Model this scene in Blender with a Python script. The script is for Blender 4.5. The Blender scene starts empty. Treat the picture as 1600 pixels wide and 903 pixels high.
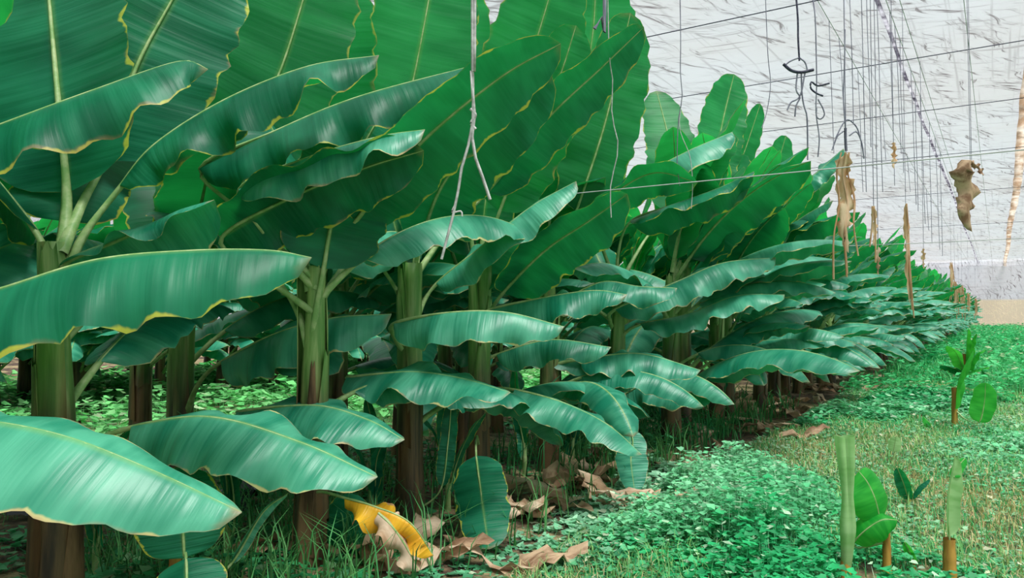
import bpy, math, random
import numpy as np
from mathutils import Vector, Matrix

sc = bpy.context.scene
C = sc.collection
rad = math.radians

# ------------------------------------------------------------------ camera
F_PX = 1164.0
YAW = rad(33.1)          # the planted row runs along +Y; the camera looks left of it
PITCH = math.atan(38.5 / F_PX)
CAM = Vector((0, 0, 1.2))
cam_data = bpy.data.cameras.new('camera')
cam_data.sensor_width = 36.0
cam_data.lens = 36.0 * F_PX / 1600.0
cam_data.clip_end = 500
cam = bpy.data.objects.new('camera', cam_data)
C.objects.link(cam)
cam.location = CAM
cam.rotation_euler = (math.pi / 2 + PITCH, 0, YAW)
sc.camera = cam
RIGHT = Vector((math.cos(YAW), math.sin(YAW), 0))
FLAT = Vector((-math.sin(YAW), math.cos(YAW), 0))
FWD = FLAT * math.cos(PITCH) + Vector((0, 0, math.sin(PITCH)))
CUP = RIGHT.cross(FWD)

# ------------------------------------------------------------------ light
world = bpy.data.worlds.new('overcast_sky')
sc.world = world
world.use_nodes = True
bg = world.node_tree.nodes['Background']
bg.inputs[0].default_value = (0.93, 0.97, 1.0, 1)
bg.inputs[1].default_value = 0.5
sun_data = bpy.data.lights.new('sun', 'SUN')
sun_data.energy = 9.0
sun_data.angle = rad(24)
sun_data.color = (1.0, 0.985, 0.96)
sun = bpy.data.objects.new('sun', sun_data)
C.objects.link(sun)
sun.rotation_euler = Vector((-0.35, 0.12, -1.0)).to_track_quat('-Z', 'Y').to_euler()
sc.view_settings.view_transform = 'Standard'
sc.view_settings.look = 'None'
sc.view_settings.gamma = 1
sc.view_settings.use_curve_mapping = False
sc.view_settings.exposure = 0.2

ROOF = 5.6
rng = random.Random(11)
nrg = np.random.default_rng(5)


def at(px, py, D):
    """World point seen at pixel (px,py) of the 1600x903 frame, D metres away along the view."""
    return CAM + D * (FWD + RIGHT * ((px - 800) / F_PX) + CUP * ((451.5 - py) / F_PX))


def ground_at(px, py):
    d = FWD + RIGHT * ((px - 800) / F_PX) + CUP * ((451.5 - py) / F_PX)
    return CAM + d * (-CAM.z / d.z)


# ------------------------------------------------------------------ materials
class NT:
    def __init__(self, name):
        self.m = bpy.data.materials.new(name)
        self.m.use_nodes = True
        self.t = self.m.node_tree
        self.t.nodes.clear()
        self.out = self.t.nodes.new('ShaderNodeOutputMaterial')

    def n(self, kind, **kw):
        nd = self.t.nodes.new('ShaderNode' + kind)
        for k, v in kw.items():
            if k.startswith('i_'):
                key = k[2:]
                key = int(key) if key.isdigit() else key.replace('_', ' ')
                self.set(nd.inputs[key], v)
            else:
                setattr(nd, k, v)
        return nd

    def set(self, sock, v):
        if isinstance(v, bpy.types.NodeSocket):
            self.t.links.new(v, sock)
        else:
            if isinstance(v, tuple) and len(v) == 3 and sock.type == 'RGBA':
                v = v + (1,)
            sock.default_value = v

    def math(self, op, a, b=0.0, clamp=False):
        nd = self.n('Math', operation=op, use_clamp=clamp)
        self.set(nd.inputs[0], a)
        self.set(nd.inputs[1], b)
        return nd.outputs[0]

    def mix(self, f, a, b, blend='MIX'):
        nd = self.n('Mix', data_type='RGBA', blend_type=blend)
        self.set(nd.inputs[0], f)
        self.set(nd.inputs[6], a)
        self.set(nd.inputs[7], b)
        return nd.outputs[2]

    def step(self, x, lo, hi):
        nd = self.n('MapRange', interpolation_type='SMOOTHSTEP')
        self.set(nd.inputs[0], x)
        nd.inputs[1].default_value = lo
        nd.inputs[2].default_value = hi
        return nd.outputs[0]

    def noise(self, vec, scale, detail=3.0, rough=0.5):
        nd = self.n('TexNoise')
        if vec is not None:
            self.set(nd.inputs['Vector'], vec)
        nd.inputs['Scale'].default_value = scale
        nd.inputs['Detail'].default_value = detail
        nd.inputs['Roughness'].default_value = rough
        return nd.outputs['Fac']

    def scaled(self, vec, s, rot=(0, 0, 0)):
        nd = self.n('Mapping')
        self.set(nd.inputs[0], vec)
        nd.inputs['Scale'].default_value = s
        nd.inputs['Rotation'].default_value = rot
        return nd.outputs[0]

    def finish(self, shader, bump=None, strength=0.3, dist=0.01):
        self.t.links.new(shader, self.out.inputs[0])
        return self.m


def leaf_material(name, dark, light, glow, margin, margin_w=0.05, brown=0.5, transl=0.34, rough=0.42, veins=0.5, spec=0.28):
    g = NT(name)
    tc = g.n('TexCoord')
    uv = g.n('SeparateXYZ')
    g.set(uv.inputs[0], tc.outputs['UV'])
    u, v = uv.outputs[0], uv.outputs[1]
    e = g.math('MULTIPLY', g.math('ABSOLUTE', g.math('SUBTRACT', v, 0.5)), 2.0)
    rnd = g.n('ObjectInfo').outputs['Random']
    off = g.n('CombineXYZ')
    g.set(off.inputs[0], g.math('MULTIPLY', rnd, 37.0))
    g.set(off.inputs[1], g.math('MULTIPLY', rnd, 11.0))
    vadd = g.n('VectorMath', operation='ADD')
    g.set(vadd.inputs[0], tc.outputs['UV'])
    g.set(vadd.inputs[1], off.outputs[0])
    base = vadd.outputs[0]
    # lateral veins run from the midrib to the margin, slightly swept towards the tip
    fine = g.noise(g.scaled(base, (95, 1.2, 1)), 1.0, 2.0)
    vein = g.noise(g.scaled(base, (30, 0.5, 1)), 1.0, 1.0)
    broad = g.noise(g.scaled(base, (9, 1.2, 1)), 1.0, 2.0)
    f = g.math('ADD', g.math('MULTIPLY', g.math('SUBTRACT', fine, 0.5), 0.5), g.step(broad, 0.3, 0.7))
    f = g.math('ADD', f, g.math('MULTIPLY', g.math('SUBTRACT', rnd, 0.5), 0.5), True)
    col = g.mix(f, dark, light)
    # pale strip beside the midrib
    col = g.mix(g.math('MULTIPLY', g.math('SUBTRACT', 1.0, g.step(e, 0.0, 0.09)), 0.55), col, (0.20, 0.42, 0.12))
    # yellow margin of uneven width, with scorched spots
    mn = g.noise(g.scaled(base, (14, 2, 1)), 1.0, 3.0)
    wv = g.math('SUBTRACT', 1.02, g.math('MULTIPLY', g.step(mn, 0.36, 0.75), margin_w * 1.8))
    edge = g.step(g.math('SUBTRACT', e, wv), -0.025, 0.015)
    col = g.mix(g.math('MULTIPLY', edge, 0.9), col, margin)
    bn = g.noise(g.scaled(base, (7, 1.5, 1)), 1.3, 3.0)
    bedge = g.math('MULTIPLY', g.step(g.math('ADD', e, g.math('MULTIPLY', g.math('SUBTRACT', bn, 0.5), 0.45)), 0.97, 1.06), brown, True)
    tipb = g.math('MULTIPLY', g.step(g.math('ADD', u, g.math('MULTIPLY', bn, 0.1)), 1.01, 1.06), brown, True)
    col = g.mix(g.math('MAXIMUM', bedge, tipb), col, (0.42, 0.24, 0.13))
    bump = g.n('Bump', i_Strength=veins, i_Distance=0.004)
    g.set(bump.inputs['Height'], g.math('ADD', g.math('MULTIPLY', vein, 3.0), g.math('MULTIPLY', fine, 0.8)))
    p = g.n('BsdfPrincipled')
    g.set(p.inputs['Base Color'], col)
    p.inputs['Roughness'].default_value = rough
    p.inputs['Specular IOR Level'].default_value = spec
    g.set(p.inputs['Normal'], bump.outputs[0])
    tr = g.n('BsdfTranslucent')
    g.set(tr.inputs[0], g.mix(g.math('MULTIPLY', edge, 0.8), g.mix(f, glow, tuple(x * 1.25 for x in glow)), margin))
    mx = g.n('MixShader')
    mx.inputs[0].default_value = transl
    g.t.links.new(p.outputs[0], mx.inputs[1])
    g.t.links.new(tr.outputs[0], mx.inputs[2])
    return g.finish(mx.outputs[0])


def simple_material(name, a, b, scale=(1, 1, 1), nscale=6.0, rough=0.7, transl=0.0, coords='Object', bump=0.3, lo=0.35, hi=0.65):
    g = NT(name)
    tc = g.n('TexCoord')
    nz = g.noise(g.scaled(tc.outputs[coords], scale), nscale, 4.0, 0.6)
    col = g.mix(g.step(nz, lo, hi), a, b)
    p = g.n('BsdfPrincipled')
    g.set(p.inputs['Base Color'], col)
    p.inputs['Roughness'].default_value = rough
    p.inputs['Specular IOR Level'].default_value = 0.3
    bp = g.n('Bump', i_Strength=bump, i_Distance=0.01)
    g.set(bp.inputs['Height'], nz)
    g.set(p.inputs['Normal'], bp.outputs[0])
    sh = p.outputs[0]
    if transl > 0:
        tr = g.n('BsdfTranslucent')
        g.set(tr.inputs[0], col)
        mx = g.n('MixShader')
        mx.inputs[0].default_value = transl
        g.t.links.new(sh, mx.inputs[1])
        g.t.links.new(tr.outputs[0], mx.inputs[2])
        sh = mx.outputs[0]
    return g.finish(sh)


def tint_material(name, transl=0.3, rough=0.6):
    g = NT(name)
    a = g.n('Attribute', attribute_name='tint')
    p = g.n('BsdfPrincipled')
    g.set(p.inputs['Base Color'], a.outputs['Color'])
    p.inputs['Roughness'].default_value = rough
    p.inputs['Specular IOR Level'].default_value = 0.3
    tr = g.n('BsdfTranslucent')
    g.set(tr.inputs[0], a.outputs['Color'])
    mx = g.n('MixShader')
    mx.inputs[0].default_value = transl
    g.t.links.new(p.outputs[0], mx.inputs[1])
    g.t.links.new(tr.outputs[0], mx.inputs[2])
    return g.finish(mx.outputs[0])


def stem_material():
    g = NT('pseudostem_bark')
    tc = g.n('TexCoord')
    sep = g.n('SeparateXYZ')
    g.set(sep.inputs[0], tc.outputs['Object'])
    rnd = g.n('ObjectInfo').outputs['Random']
    streak = g.noise(g.scaled(tc.outputs['Object'], (22, 22, 1.6)), 1.0, 4.0, 0.6)
    big = g.noise(g.scaled(tc.outputs['Object'], (7, 7, 2.0)), 1.0, 2.0)
    h = g.math('ADD', sep.outputs[2], g.math('MULTIPLY', g.math('SUBTRACT', big, 0.5), 1.1))
    green = g.mix(g.step(streak, 0.35, 0.7), (0.10, 0.27, 0.05), (0.34, 0.47, 0.17))
    brown = g.mix(g.step(streak, 0.35, 0.65), (0.03, 0.023, 0.013), (0.15, 0.095, 0.04))
    col = g.mix(g.step(h, 0.5, 1.1), brown, green)
    red = g.step(g.noise(g.scaled(tc.outputs['Object'], (14, 14, 0.9)), 1.0, 3.0), 0.56, 0.68)
    col = g.mix(g.math('MULTIPLY', red, 0.55), col, (0.18, 0.08, 0.03))
    p = g.n('BsdfPrincipled')
    g.set(p.inputs['Base Color'], col)
    p.inputs['Roughness'].default_value = 0.5
    bp = g.n('Bump', i_Strength=0.5, i_Distance=0.012)
    g.set(bp.inputs['Height'], streak)
    g.set(p.inputs['Normal'], bp.outputs[0])
    return g.finish(p.outputs[0])


def net_material(name, base, low_tan=False):
    """Woven white shade cloth: part open weave, part light-scattering threads, with dirt."""
    g = NT(name)
    tc = g.n('TexCoord')
    ob = tc.outputs['Object']
    sep = g.n('SeparateXYZ')
    g.set(sep.inputs[0], ob)
    wob = g.n('VectorMath', operation='ADD')
    g.set(wob.inputs[0], ob)
    nzv = g.n('TexNoise', i_Scale=0.6)
    g.set(nzv.inputs['Vector'], ob)
    g.set(wob.inputs[1], nzv.outputs['Color'])
    wv = wob.outputs[0]
    d1 = g.noise(g.scaled(g.scaled(wv, (1, 1, 1), (0, 0, rad(55))), (7.0, 0.9, 1.3)), 1.0, 4.0, 0.7)
    d2 = g.noise(g.scaled(g.scaled(wv, (1, 1, 1), (0, 0, rad(20))), (8.0, 0.7, 1.1)), 1.0, 4.0, 0.7)
    cr = g.noise(g.scaled(ob, (0.35, 6.0, 6.0)), 1.0, 3.0, 0.7)
    cl = g.noise(g.scaled(ob, (14.0, 0.25, 0.25)), 1.0, 2.0, 0.6)
    big = g.noise(g.scaled(ob, (0.22, 0.22, 0.22)), 1.0, 3.0)
    patch = g.step(g.noise(g.scaled(ob, (0.5, 0.25, 0.5)), 1.0, 3.0), 0.35, 0.6)
    dirt = g.math('MULTIPLY', g.step(d1, 0.52, 0.68), g.math('MULTIPLY', patch, 1.0))
    dirt = g.math('MAXIMUM', dirt, g.math('MULTIPLY', g.step(d2, 0.53, 0.66), 0.85))
    dirt = g.math('MAXIMUM', dirt, g.math('MULTIPLY', g.step(cr, 0.53, 0.68), 0.6))
    dirt = g.math('MAXIMUM', dirt, g.math('MULTIPLY', g.step(cl, 0.55, 0.7), 0.45))
    col = g.mix(g.step(big, 0.4, 0.65), base, tuple(x * y for x, y in zip(base, (0.97, 0.93, 0.89))))
    col = g.mix(dirt, col, (0.13, 0.10, 0.11))
    if low_tan:
        col = g.mix(g.step(sep.outputs[2], 2.3, 2.5), (0.95, 0.78, 0.56), col)
    df = g.n('BsdfDiffuse')
    g.set(df.inputs[0], col)
    tl = g.n('BsdfTranslucent')
    g.set(tl.inputs[0], col)
    tp = g.n('BsdfTransparent')
    openness = 0.50
    if low_tan:
        openness = 0.6
        g.set(tp.inputs[0], g.mix(g.step(sep.outputs[2], 2.3, 2.5), (1.0, 0.86, 0.66), (1.0, 1.0, 1.0)))
    m1 = g.n('MixShader')
    m1.inputs[0].default_value = 0.55 if low_tan else 0.30
    g.t.links.new(df.outputs[0], m1.inputs[1])
    g.t.links.new(tl.outputs[0], m1.inputs[2])
    m2 = g.n('MixShader')
    g.set(m2.inputs[0], g.math('SUBTRACT', openness, g.math('MULTIPLY', dirt, openness), True))
    g.t.links.new(m1.outputs[0], m2.inputs[1])
    g.t.links.new(tp.outputs[0], m2.inputs[2])
    return g.finish(m2.outputs[0])


def ground_material():
    g = NT('soil_and_straw')
    tc = g.n('TexCoord')
    ob = tc.outputs['Object']
    n1 = g.noise(ob, 1.1, 4.0)
    n2 = g.noise(ob, 14.0, 5.0, 0.65)
    n3 = g.noise(g.scaled(ob, (30, 9, 9)), 1.0, 3.0)
    soil = g.mix(g.step(n2, 0.35, 0.65), (0.028, 0.018, 0.011), (0.115, 0.07, 0.04))
    straw = g.mix(g.step(n3, 0.3, 0.7), (0.20, 0.15, 0.07), (0.45, 0.36, 0.19))
    col = g.mix(g.step(g.math('ADD', n1, g.math('MULTIPLY', n2, 0.3)), 0.55, 0.75), soil, straw)
    sep = g.n('SeparateXYZ')
    g.set(sep.inputs[0], ob)
    # moss and seedlings cover the open aisles; the planted beds stay bare
    aisle = g.math('MAXIMUM', g.step(sep.outputs[0], -2.1, -1.4), g.math('MULTIPLY', g.step(sep.outputs[0], -5.3, -6.0), g.step(sep.outputs[0], -10.5, -9.2)))
    mg = g.noise(ob, 5.0, 4.0)
    moss = g.mix(g.step(n2, 0.4, 0.6), (0.02, 0.16, 0.05), (0.07, 0.33, 0.10))
    col = g.mix(g.math('MULTIPLY', aisle, g.math('MULTIPLY', g.step(mg, 0.38, 0.6), 0.85)), col, moss)
    p = g.n('BsdfPrincipled')
    g.set(p.inputs['Base Color'], col)
    p.inputs['Roughness'].default_value = 0.9
    bp = g.n('Bump', i_Strength=0.7, i_Distance=0.03)
    g.set(bp.inputs['Height'], n2)
    g.set(p.inputs['Normal'], bp.outputs[0])
    return g.finish(p.outputs[0])


M = {}
M['leaf'] = leaf_material('banana_leaf', (0.004, 0.115, 0.062), (0.018, 0.235, 0.125), (0.012, 0.34, 0.06), (0.62, 0.64, 0.08), 0.06)
M['leaf_backlit'] = leaf_material('thin_backlit_leaf', (0.006, 0.15, 0.06), (0.03, 0.28, 0.11), (0.03, 0.60, 0.10), (0.55, 0.6, 0.12), 0.04, 0.4, 0.5)  # upper leaves' backlight is put into this lighter colour and stronger translucency
M['leaf_lower'] = leaf_material('banana_leaf_waxy', (0.012, 0.22, 0.13), (0.09, 0.43, 0.27), (0.02, 0.36, 0.09), (0.66, 0.62, 0.26), 0.045, 0.6, 0.2, 0.38, 0.5, 0.45)
M['leaf_young'] = leaf_material('young_banana_leaf', (0.01, 0.30, 0.035), (0.05, 0.46, 0.06), (0.08, 0.65, 0.06), (0.35, 0.6, 0.15), 0.02, 0.1, 0.4, 0.4, 0.08)
M['leaf_pale'] = leaf_material('furled_banana_leaf', (0.26, 0.54, 0.18), (0.46, 0.70, 0.34), (0.35, 0.70, 0.24), (0.5, 0.65, 0.35), 0.02, 0.1, 0.3, 0.45, 0.06)
M['leaf_yellow'] = leaf_material('yellowed_banana_leaf', (0.72, 0.34, 0.02), (0.88, 0.50, 0.03), (0.85, 0.48, 0.05), (0.45, 0.27, 0.14), 0.14, 1.0, 0.25)
M['midrib'] = simple_material('midrib_green', (0.20, 0.38, 0.12), (0.40, 0.52, 0.24), (8, 8, 8), 2.0, 0.45)
M['stem'] = stem_material()
M['sheath'] = simple_material('leaf_sheath', (0.30, 0.42, 0.16), (0.50, 0.56, 0.33), (14, 14, 2), 1.0, 0.5)
M['papery'] = simple_material('papery_sheath', (0.06, 0.035, 0.018), (0.26, 0.16, 0.08), (16, 16, 2), 1.0, 0.7, 0.1)
M['dry'] = simple_material('dry_leaf_brown', (0.22, 0.12, 0.065), (0.60, 0.42, 0.27), (5, 18, 5), 1.0, 0.75, 0.15)
M['dry_pale'] = simple_material('dry_leaf_pale', (0.42, 0.26, 0.15), (0.74, 0.58, 0.42), (5, 18, 5), 1.0, 0.75, 0.2)
M['tan_strip'] = simple_material('dry_tan_strip', (0.66, 0.38, 0.20), (0.92, 0.70, 0.48), (20, 20, 3), 1.0, 0.75, 0.4)
M['twine'] = simple_material('pale_twine', (0.40, 0.41, 0.40), (0.62, 0.63, 0.62), (30, 30, 30), 1.0, 0.8)
M['string'] = simple_material('grey_string', (0.16, 0.16, 0.22), (0.34, 0.34, 0.42), (30, 30, 4), 1.0, 0.8)
M['hanger'] = simple_material('dark_hanger', (0.03, 0.03, 0.06), (0.09, 0.09, 0.14), (30, 30, 30), 1.0, 0.6)
M['wire'] = simple_material('galvanised_wire', (0.40, 0.42, 0.42), (0.60, 0.62, 0.62), (3, 3, 3), 1.0, 0.45)
M['seam'] = simple_material('stained_seam_tape', (0.60, 0.48, 0.38), (0.85, 0.80, 0.74), (4, 0.9, 4), 1.0, 0.8, 0.9)
M['seam_dark'] = simple_material('grey_seam', (0.25, 0.23, 0.28), (0.85, 0.84, 0.88), (9, 2.5, 9), 1.0, 0.8, 0.9)
M['plastic'] = simple_material('black_mulch_film', (0.006, 0.010, 0.011), (0.03, 0.04, 0.042), (3, 3, 3), 1.0, 0.25)
M['net'] = net_material('white_shade_net', (0.85, 0.86, 0.96))
M['net_far'] = net_material('white_shade_net_with_tan_skirt', (0.85, 0.86, 0.96), True)
M['weed'] = tint_material('weed_leaf', 0.3, 0.5)
M['grass'] = tint_material('grass_blade', 0.25, 0.6)
M['ground'] = ground_material()
M['ochre'] = simple_material('sucker_stem', (0.30, 0.13, 0.03), (0.55, 0.33, 0.07), (18, 18, 3), 1.0, 0.5)


# ------------------------------------------------------------------ mesh helpers
def mesh_np(name, verts, faces, mats, uv=None, smooth=True, fmat=None, tint=None):
    """verts (n,3); faces list or (m,k) array of equal-sized faces."""
    verts = np.asarray(verts, dtype=np.float32)
    me = bpy.data.meshes.new(name)
    if isinstance(faces, np.ndarray):
        m, k = faces.shape
        me.vertices.add(len(verts))
        me.vertices.foreach_set('co', verts.ravel())
        me.loops.add(m * k)
        me.loops.foreach_set('vertex_index', faces.astype(np.int32).ravel())
        me.polygons.add(m)
        me.polygons.foreach_set('loop_start', np.arange(0, m * k, k, dtype=np.int32))
        me.polygons.foreach_set('loop_total', np.full(m, k, dtype=np.int32))
        me.update(calc_edges=True)
    else:
        me.from_pydata([tuple(v) for v in verts], [], faces)
    for mt in mats:
        me.materials.append(mt)
    if uv is not None:
        layer = me.uv_layers.new(name='UVMap')
        idx = np.empty(len(me.loops), dtype=np.int32)
        me.loops.foreach_get('vertex_index', idx)
        layer.data.foreach_set('uv', np.asarray(uv, dtype=np.float32)[idx].ravel())
    if tint is not None:
        a = me.attributes.new('tint', 'FLOAT_COLOR', 'POINT')
        a.data.foreach_set('color', np.asarray(tint, dtype=np.float32).ravel())
    if fmat is not None:
        me.polygons.foreach_set('material_index', np.asarray(fmat, dtype=np.int32))
    if smooth:
        me.polygons.foreach_set('use_smooth', np.ones(len(me.polygons), dtype=bool))
    me.update()
    return me


def link(name, me, parent=None):
    o = bpy.data.objects.new(name, me)
    C.objects.link(o)
    if parent is not None:
        o.parent = parent
    return o


def tag(o, label, cat=None, group=None, kind=None):
    if label:
        o['label'] = label
    if cat:
        o['category'] = cat
    if group:
        o['group'] = group
    if kind:
        o['kind'] = kind
    return o


def empty(name, loc, rz=0.0):
    o = bpy.data.objects.new(name, None)
    o.empty_display_size = 0.1
    C.objects.link(o)
    o.location = loc
    o.rotation_euler = (0, 0, rz)
    return o


def catmull(pts, n):
    """Smooth curve through pts, resampled to n points evenly spaced by length."""
    P = [np.array(p, dtype=float) for p in pts]
    P = [2 * P[0] - P[1]] + P + [2 * P[-1] - P[-2]]
    out = []
    for i in range(1, len(P) - 2):
        p0, p1, p2, p3 = P[i - 1:i + 3]
        for k in range(14):
            t = k / 14
            out.append(0.5 * ((2 * p1) + (-p0 + p2) * t + (2 * p0 - 5 * p1 + 4 * p2 - p3) * t * t + (-p0 + 3 * p1 - 3 * p2 + p3) * t ** 3))
    out.append(P[-2])
    out = np.array(out)
    s = np.concatenate([[0], np.cumsum(np.linalg.norm(np.diff(out, axis=0), axis=1))])
    q = np.linspace(0, s[-1], n)
    return np.stack([np.interp(q, s, out[:, k]) for k in range(3)], axis=1)


def tangents(c):
    t = np.gradient(c, axis=0)
    return t / np.maximum(np.linalg.norm(t, axis=1, keepdims=True), 1e-9)


def tube(c, r, sides=6, flat=1.0, ref=(0, 0, 1)):
    """Tube along points c with radii r; returns verts, quad faces (with end caps as extra rings)."""
    c = np.asarray(c, float)
    r = np.broadcast_to(np.asarray(r, float), (len(c),))
    T = tangents(c)
    ref = np.asarray(ref, float)
    if abs(T[0].dot(ref)) > 0.95:
        ref = np.array([1.0, 0.3, 0])
    A = np.cross(T, ref)
    A /= np.maximum(np.linalg.norm(A, axis=1, keepdims=True), 1e-9)
    B = np.cross(A, T)
    a = np.linspace(0, 2 * math.pi, sides, endpoint=False)
    V = c[:, None, :] + r[:, None, None] * (np.cos(a)[None, :, None] * A[:, None, :] + flat * np.sin(a)[None, :, None] * B[:, None, :])
    V = V.reshape(-1, 3)
    F = []
    n = len(c)
    for i in range(n - 1):
        for j in range(sides):
            k = (j + 1) % sides
            F.append((i * sides + j, i * sides + k, (i + 1) * sides + k, (i + 1) * sides + j))
    return V, np.array(F, dtype=np.int32)


def join(parts):
    vs, fs, o = [], [], 0
    for v, f in parts:
        vs.append(v)
        fs.append(f + o)
        o += len(v)
    return np.concatenate(vs), np.concatenate(fs)


def leaf_geom(c, N, wn, wf, fn, ff, droop=25.0, wave=0.03, seed=0, nt=30, ns=5, shape=2.6, freq=1.0, tear=0):
    """Banana leaf blade along centre line c (n,3). N = upper-side normals.
    wn/wf: half widths of the two sides, fn/ff: how far each side folds down (deg)."""
    r = random.Random(seed)
    T = tangents(c)
    N = N - T * np.sum(N * T, axis=1, keepdims=True)
    N /= np.maximum(np.linalg.norm(N, axis=1, keepdims=True), 1e-9)
    S = np.cross(N, T)
    n = len(c)
    t = np.linspace(0, 1, n)
    hi = np.clip((t - 0.42) / 0.58, 0, 1)
    lo = np.clip((0.42 - t) / 0.42, 0, 1)
    prof = np.sqrt(np.clip(1 - hi ** shape, 0, 1)) * np.sqrt(np.clip(1 - lo ** 4, 0, 1))
    prof = np.maximum(prof, 0.012)
    L = np.sum(np.linalg.norm(np.diff(c, axis=0), axis=1))
    rows = []
    vv = []
    for side, w, f0 in ((-1, wn, fn), (1, wf, ff)):
        ph = [r.uniform(0, 6.28) for _ in range(4)]
        fr = [freq * L * k * r.uniform(0.85, 1.15) for k in (1.5, 3.4, 5.6, 9.0)]
        edge = 1 + 0.04 * np.sin(t * 6.28 * fr[2] + ph[2]) + 0.02 * np.sin(t * 6.28 * fr[3] + ph[3])
        ww = w * prof * edge
        wav = (0.7 * np.sin(6.28 * fr[0] * t + ph[0]) + 0.85 * np.sin(6.28 * fr[1] * t + ph[1]) + 0.4 * np.sin(6.28 * fr[2] * t + ph[2]))
        pos = c.copy()
        cols = []
        for j in range(1, ns + 1):
            s = j / ns
            sm = (j - 0.5) / ns
            ang = np.radians(f0 * (0.55 + 0.45 * sm) + droop * sm * sm) + (wave / max(w, 0.05)) * 1.7 * wav * sm ** 1.2 * np.minimum(1, prof * 1.2)
            step = (ww / ns)[:, None]
            pos = pos + step * (side * S * np.cos(ang)[:, None] - N * np.sin(ang)[:, None])
            cols.append(pos.copy())
        rows.append(cols)
    cols = rows[0][::-1] + [c] + rows[1]
    m = len(cols)
    V = np.stack(cols, axis=1).reshape(-1, 3)
    uu = np.repeat(t, m)
    v1 = np.tile(np.linspace(0, 1, m), n)
    F = []
    for i in range(n - 1):
        for j in range(m - 1):
            F.append((i * m + j, (i + 1) * m + j, (i + 1) * m + j + 1, i * m + j + 1))
    return V, np.array(F, dtype=np.int32), np.stack([uu, v1], axis=1), N


def rib_geom(c, N, r0, r1, off=0.75, sides=6, split=0.0):
    n = len(c)
    t = np.linspace(0, 1, n)
    rm = 0.62 * r0 if split > 0 else r0
    rr = np.where(t < split, r0 + (rm - r0) * t / max(split, 1e-6), rm + (r1 - rm) * (np.clip(t - split, 0, 1) / (1 - split)) ** 0.8)
    rr[-1] *= 0.3
    return tube(c - N * (rr * off)[:, None], rr, sides, 0.8)


# ------------------------------------------------------------------ setting
def grid(name, x0, x1, y0, y1, nx, ny, zf, mat):
    X, Y = np.meshgrid(np.linspace(x0, x1, nx), np.linspace(y0, y1, ny))
    Z = zf(X, Y)
    V = np.stack([X, Y, Z], axis=-1).reshape(-1, 3)
    i = np.arange(ny - 1)[:, None] * nx + np.arange(nx - 1)[None, :]
    F = np.stack([i, i + 1, i + nx + 1, i + nx], axis=-1).reshape(-1, 4)
    return link(name, mesh_np(name, V, F, [mat]))


def gz(x, y):
    return 0.02 * np.sin(x * 2.1 + 0.4) * np.sin(y * 1.3) + 0.012 * np.sin(x * 5.3 + y * 3.1) + 0.04 * np.exp(-((x + 2.7) / 0.5) ** 2) - 0.02


fl = grid('floor', -30, 14, -12, 80, 140, 240, gz, M['ground'])
tag(fl, 'soil and straw ground of the banana house', kind='structure')


def roof_z(x, y):
    return ROOF - 0.025 * (1 - np.cos((y - 1.0) * math.pi / 2.0)) - 0.05 * (1 - np.cos((x + 1.35) * math.pi / 1.85))


rf = grid('ceiling', -30, 14, -12, 80, 200, 400, roof_z, M['net'])
tag(rf, 'dirty white shade net stretched overhead', kind='structure')


def wall(name, p0, p1, mat, label, lean=0.0):
    p0, p1 = np.array(p0, float), np.array(p1, float)
    n = 80
    t = np.linspace(0, 1, n)
    d = (p1 - p0) / np.linalg.norm(p1 - p0)
    nrm = np.array([-d[1], d[0]])
    zs = np.linspace(-0.1, ROOF + 0.1, 8)
    V = []
    for z in zs:
        b = 0.05 * np.sin(t * 70 + z * 2) * math.sin(z / (ROOF + 0.1) * 3.14)
        V.append(np.stack([p0[0] + (p1[0] - p0[0]) * t + nrm[0] * b, p0[1] + (p1[1] - p0[1]) * t + nrm[1] * b - lean * z / ROOF, np.full(n, z)], axis=1))
    V = np.concatenate(V)
    i = np.arange(7)[:, None] * n + np.arange(n - 1)[None, :]
    F = np.stack([i, i + 1, i + n + 1, i + n], axis=-1).reshape(-1, 4)
    tag(link(name, mesh_np(name, V, F, [mat])), label, kind='structure')


wall('wall_far', (-30, 79.5), (14, 79.5), M['net_far'], 'white net end wall with a tan cloth skirt, sloping down from the roof', 6.0)
wall('wall_left', (-30, -12), (-30, 80), M['net'], 'white net side wall behind the beds')
wall('wall_right', (14, -12), (14, 80), M['net'], 'white net side wall beyond the aisle')
wall('wall_back', (-30, -12), (14, -12), M['net'], 'white net end wall behind the viewer')


def strip(name, x, w, y0, y1, dz, mat, label, wob):
    n = 300
    y = np.linspace(y0, y1, n)
    xc = x + wob * np.sin(y * 0.25)
    ww = w * (1 + 0.10 * np.sin(y * 1.7) * np.sin(y * 0.6))
    a = np.stack([xc - ww / 2, y, roof_z(xc - ww / 2, y) - dz], axis=1)
    b = np.stack([xc + ww / 2, y, roof_z(xc + ww / 2, y) - dz], axis=1)
    c2 = a - np.array([0, 0, 0.02])
    d2 = b - np.array([0, 0, 0.02])
    V = np.concatenate([a, b, d2, c2])
    F = []
    for i in range(n - 1):
        for k in range(4):
            l = (k + 1) % 4
            F.append((k * n + i, l * n + i, l * n + i + 1, k * n + i + 1))
    tag(link(name, mesh_np(name, V, np.array(F, dtype=np.int32), [mat])), label, kind='structure')


strip('trim_1', -1.32, 0.055, 2, 79, 0.04, M['seam_dark'], 'grey sewn seam running along the roof net', 0.02)
strip('trim_2', 0.58, 0.22, 2, 79, 0.05, M['seam'], 'brown stained seam tape along the roof net', 0.03)


def line_object(name, pts, r, mat, label, cat, group=None, n=None, sides=5, parent=None):
    c = catmull(pts, n or max(6, len(pts) * 5))
    V, F = tube(c, r, sides)
    o = link(name, mesh_np(name, V, F, [mat]), parent)
    if label:
        tag(o, label, cat, group)
    return o


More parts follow.
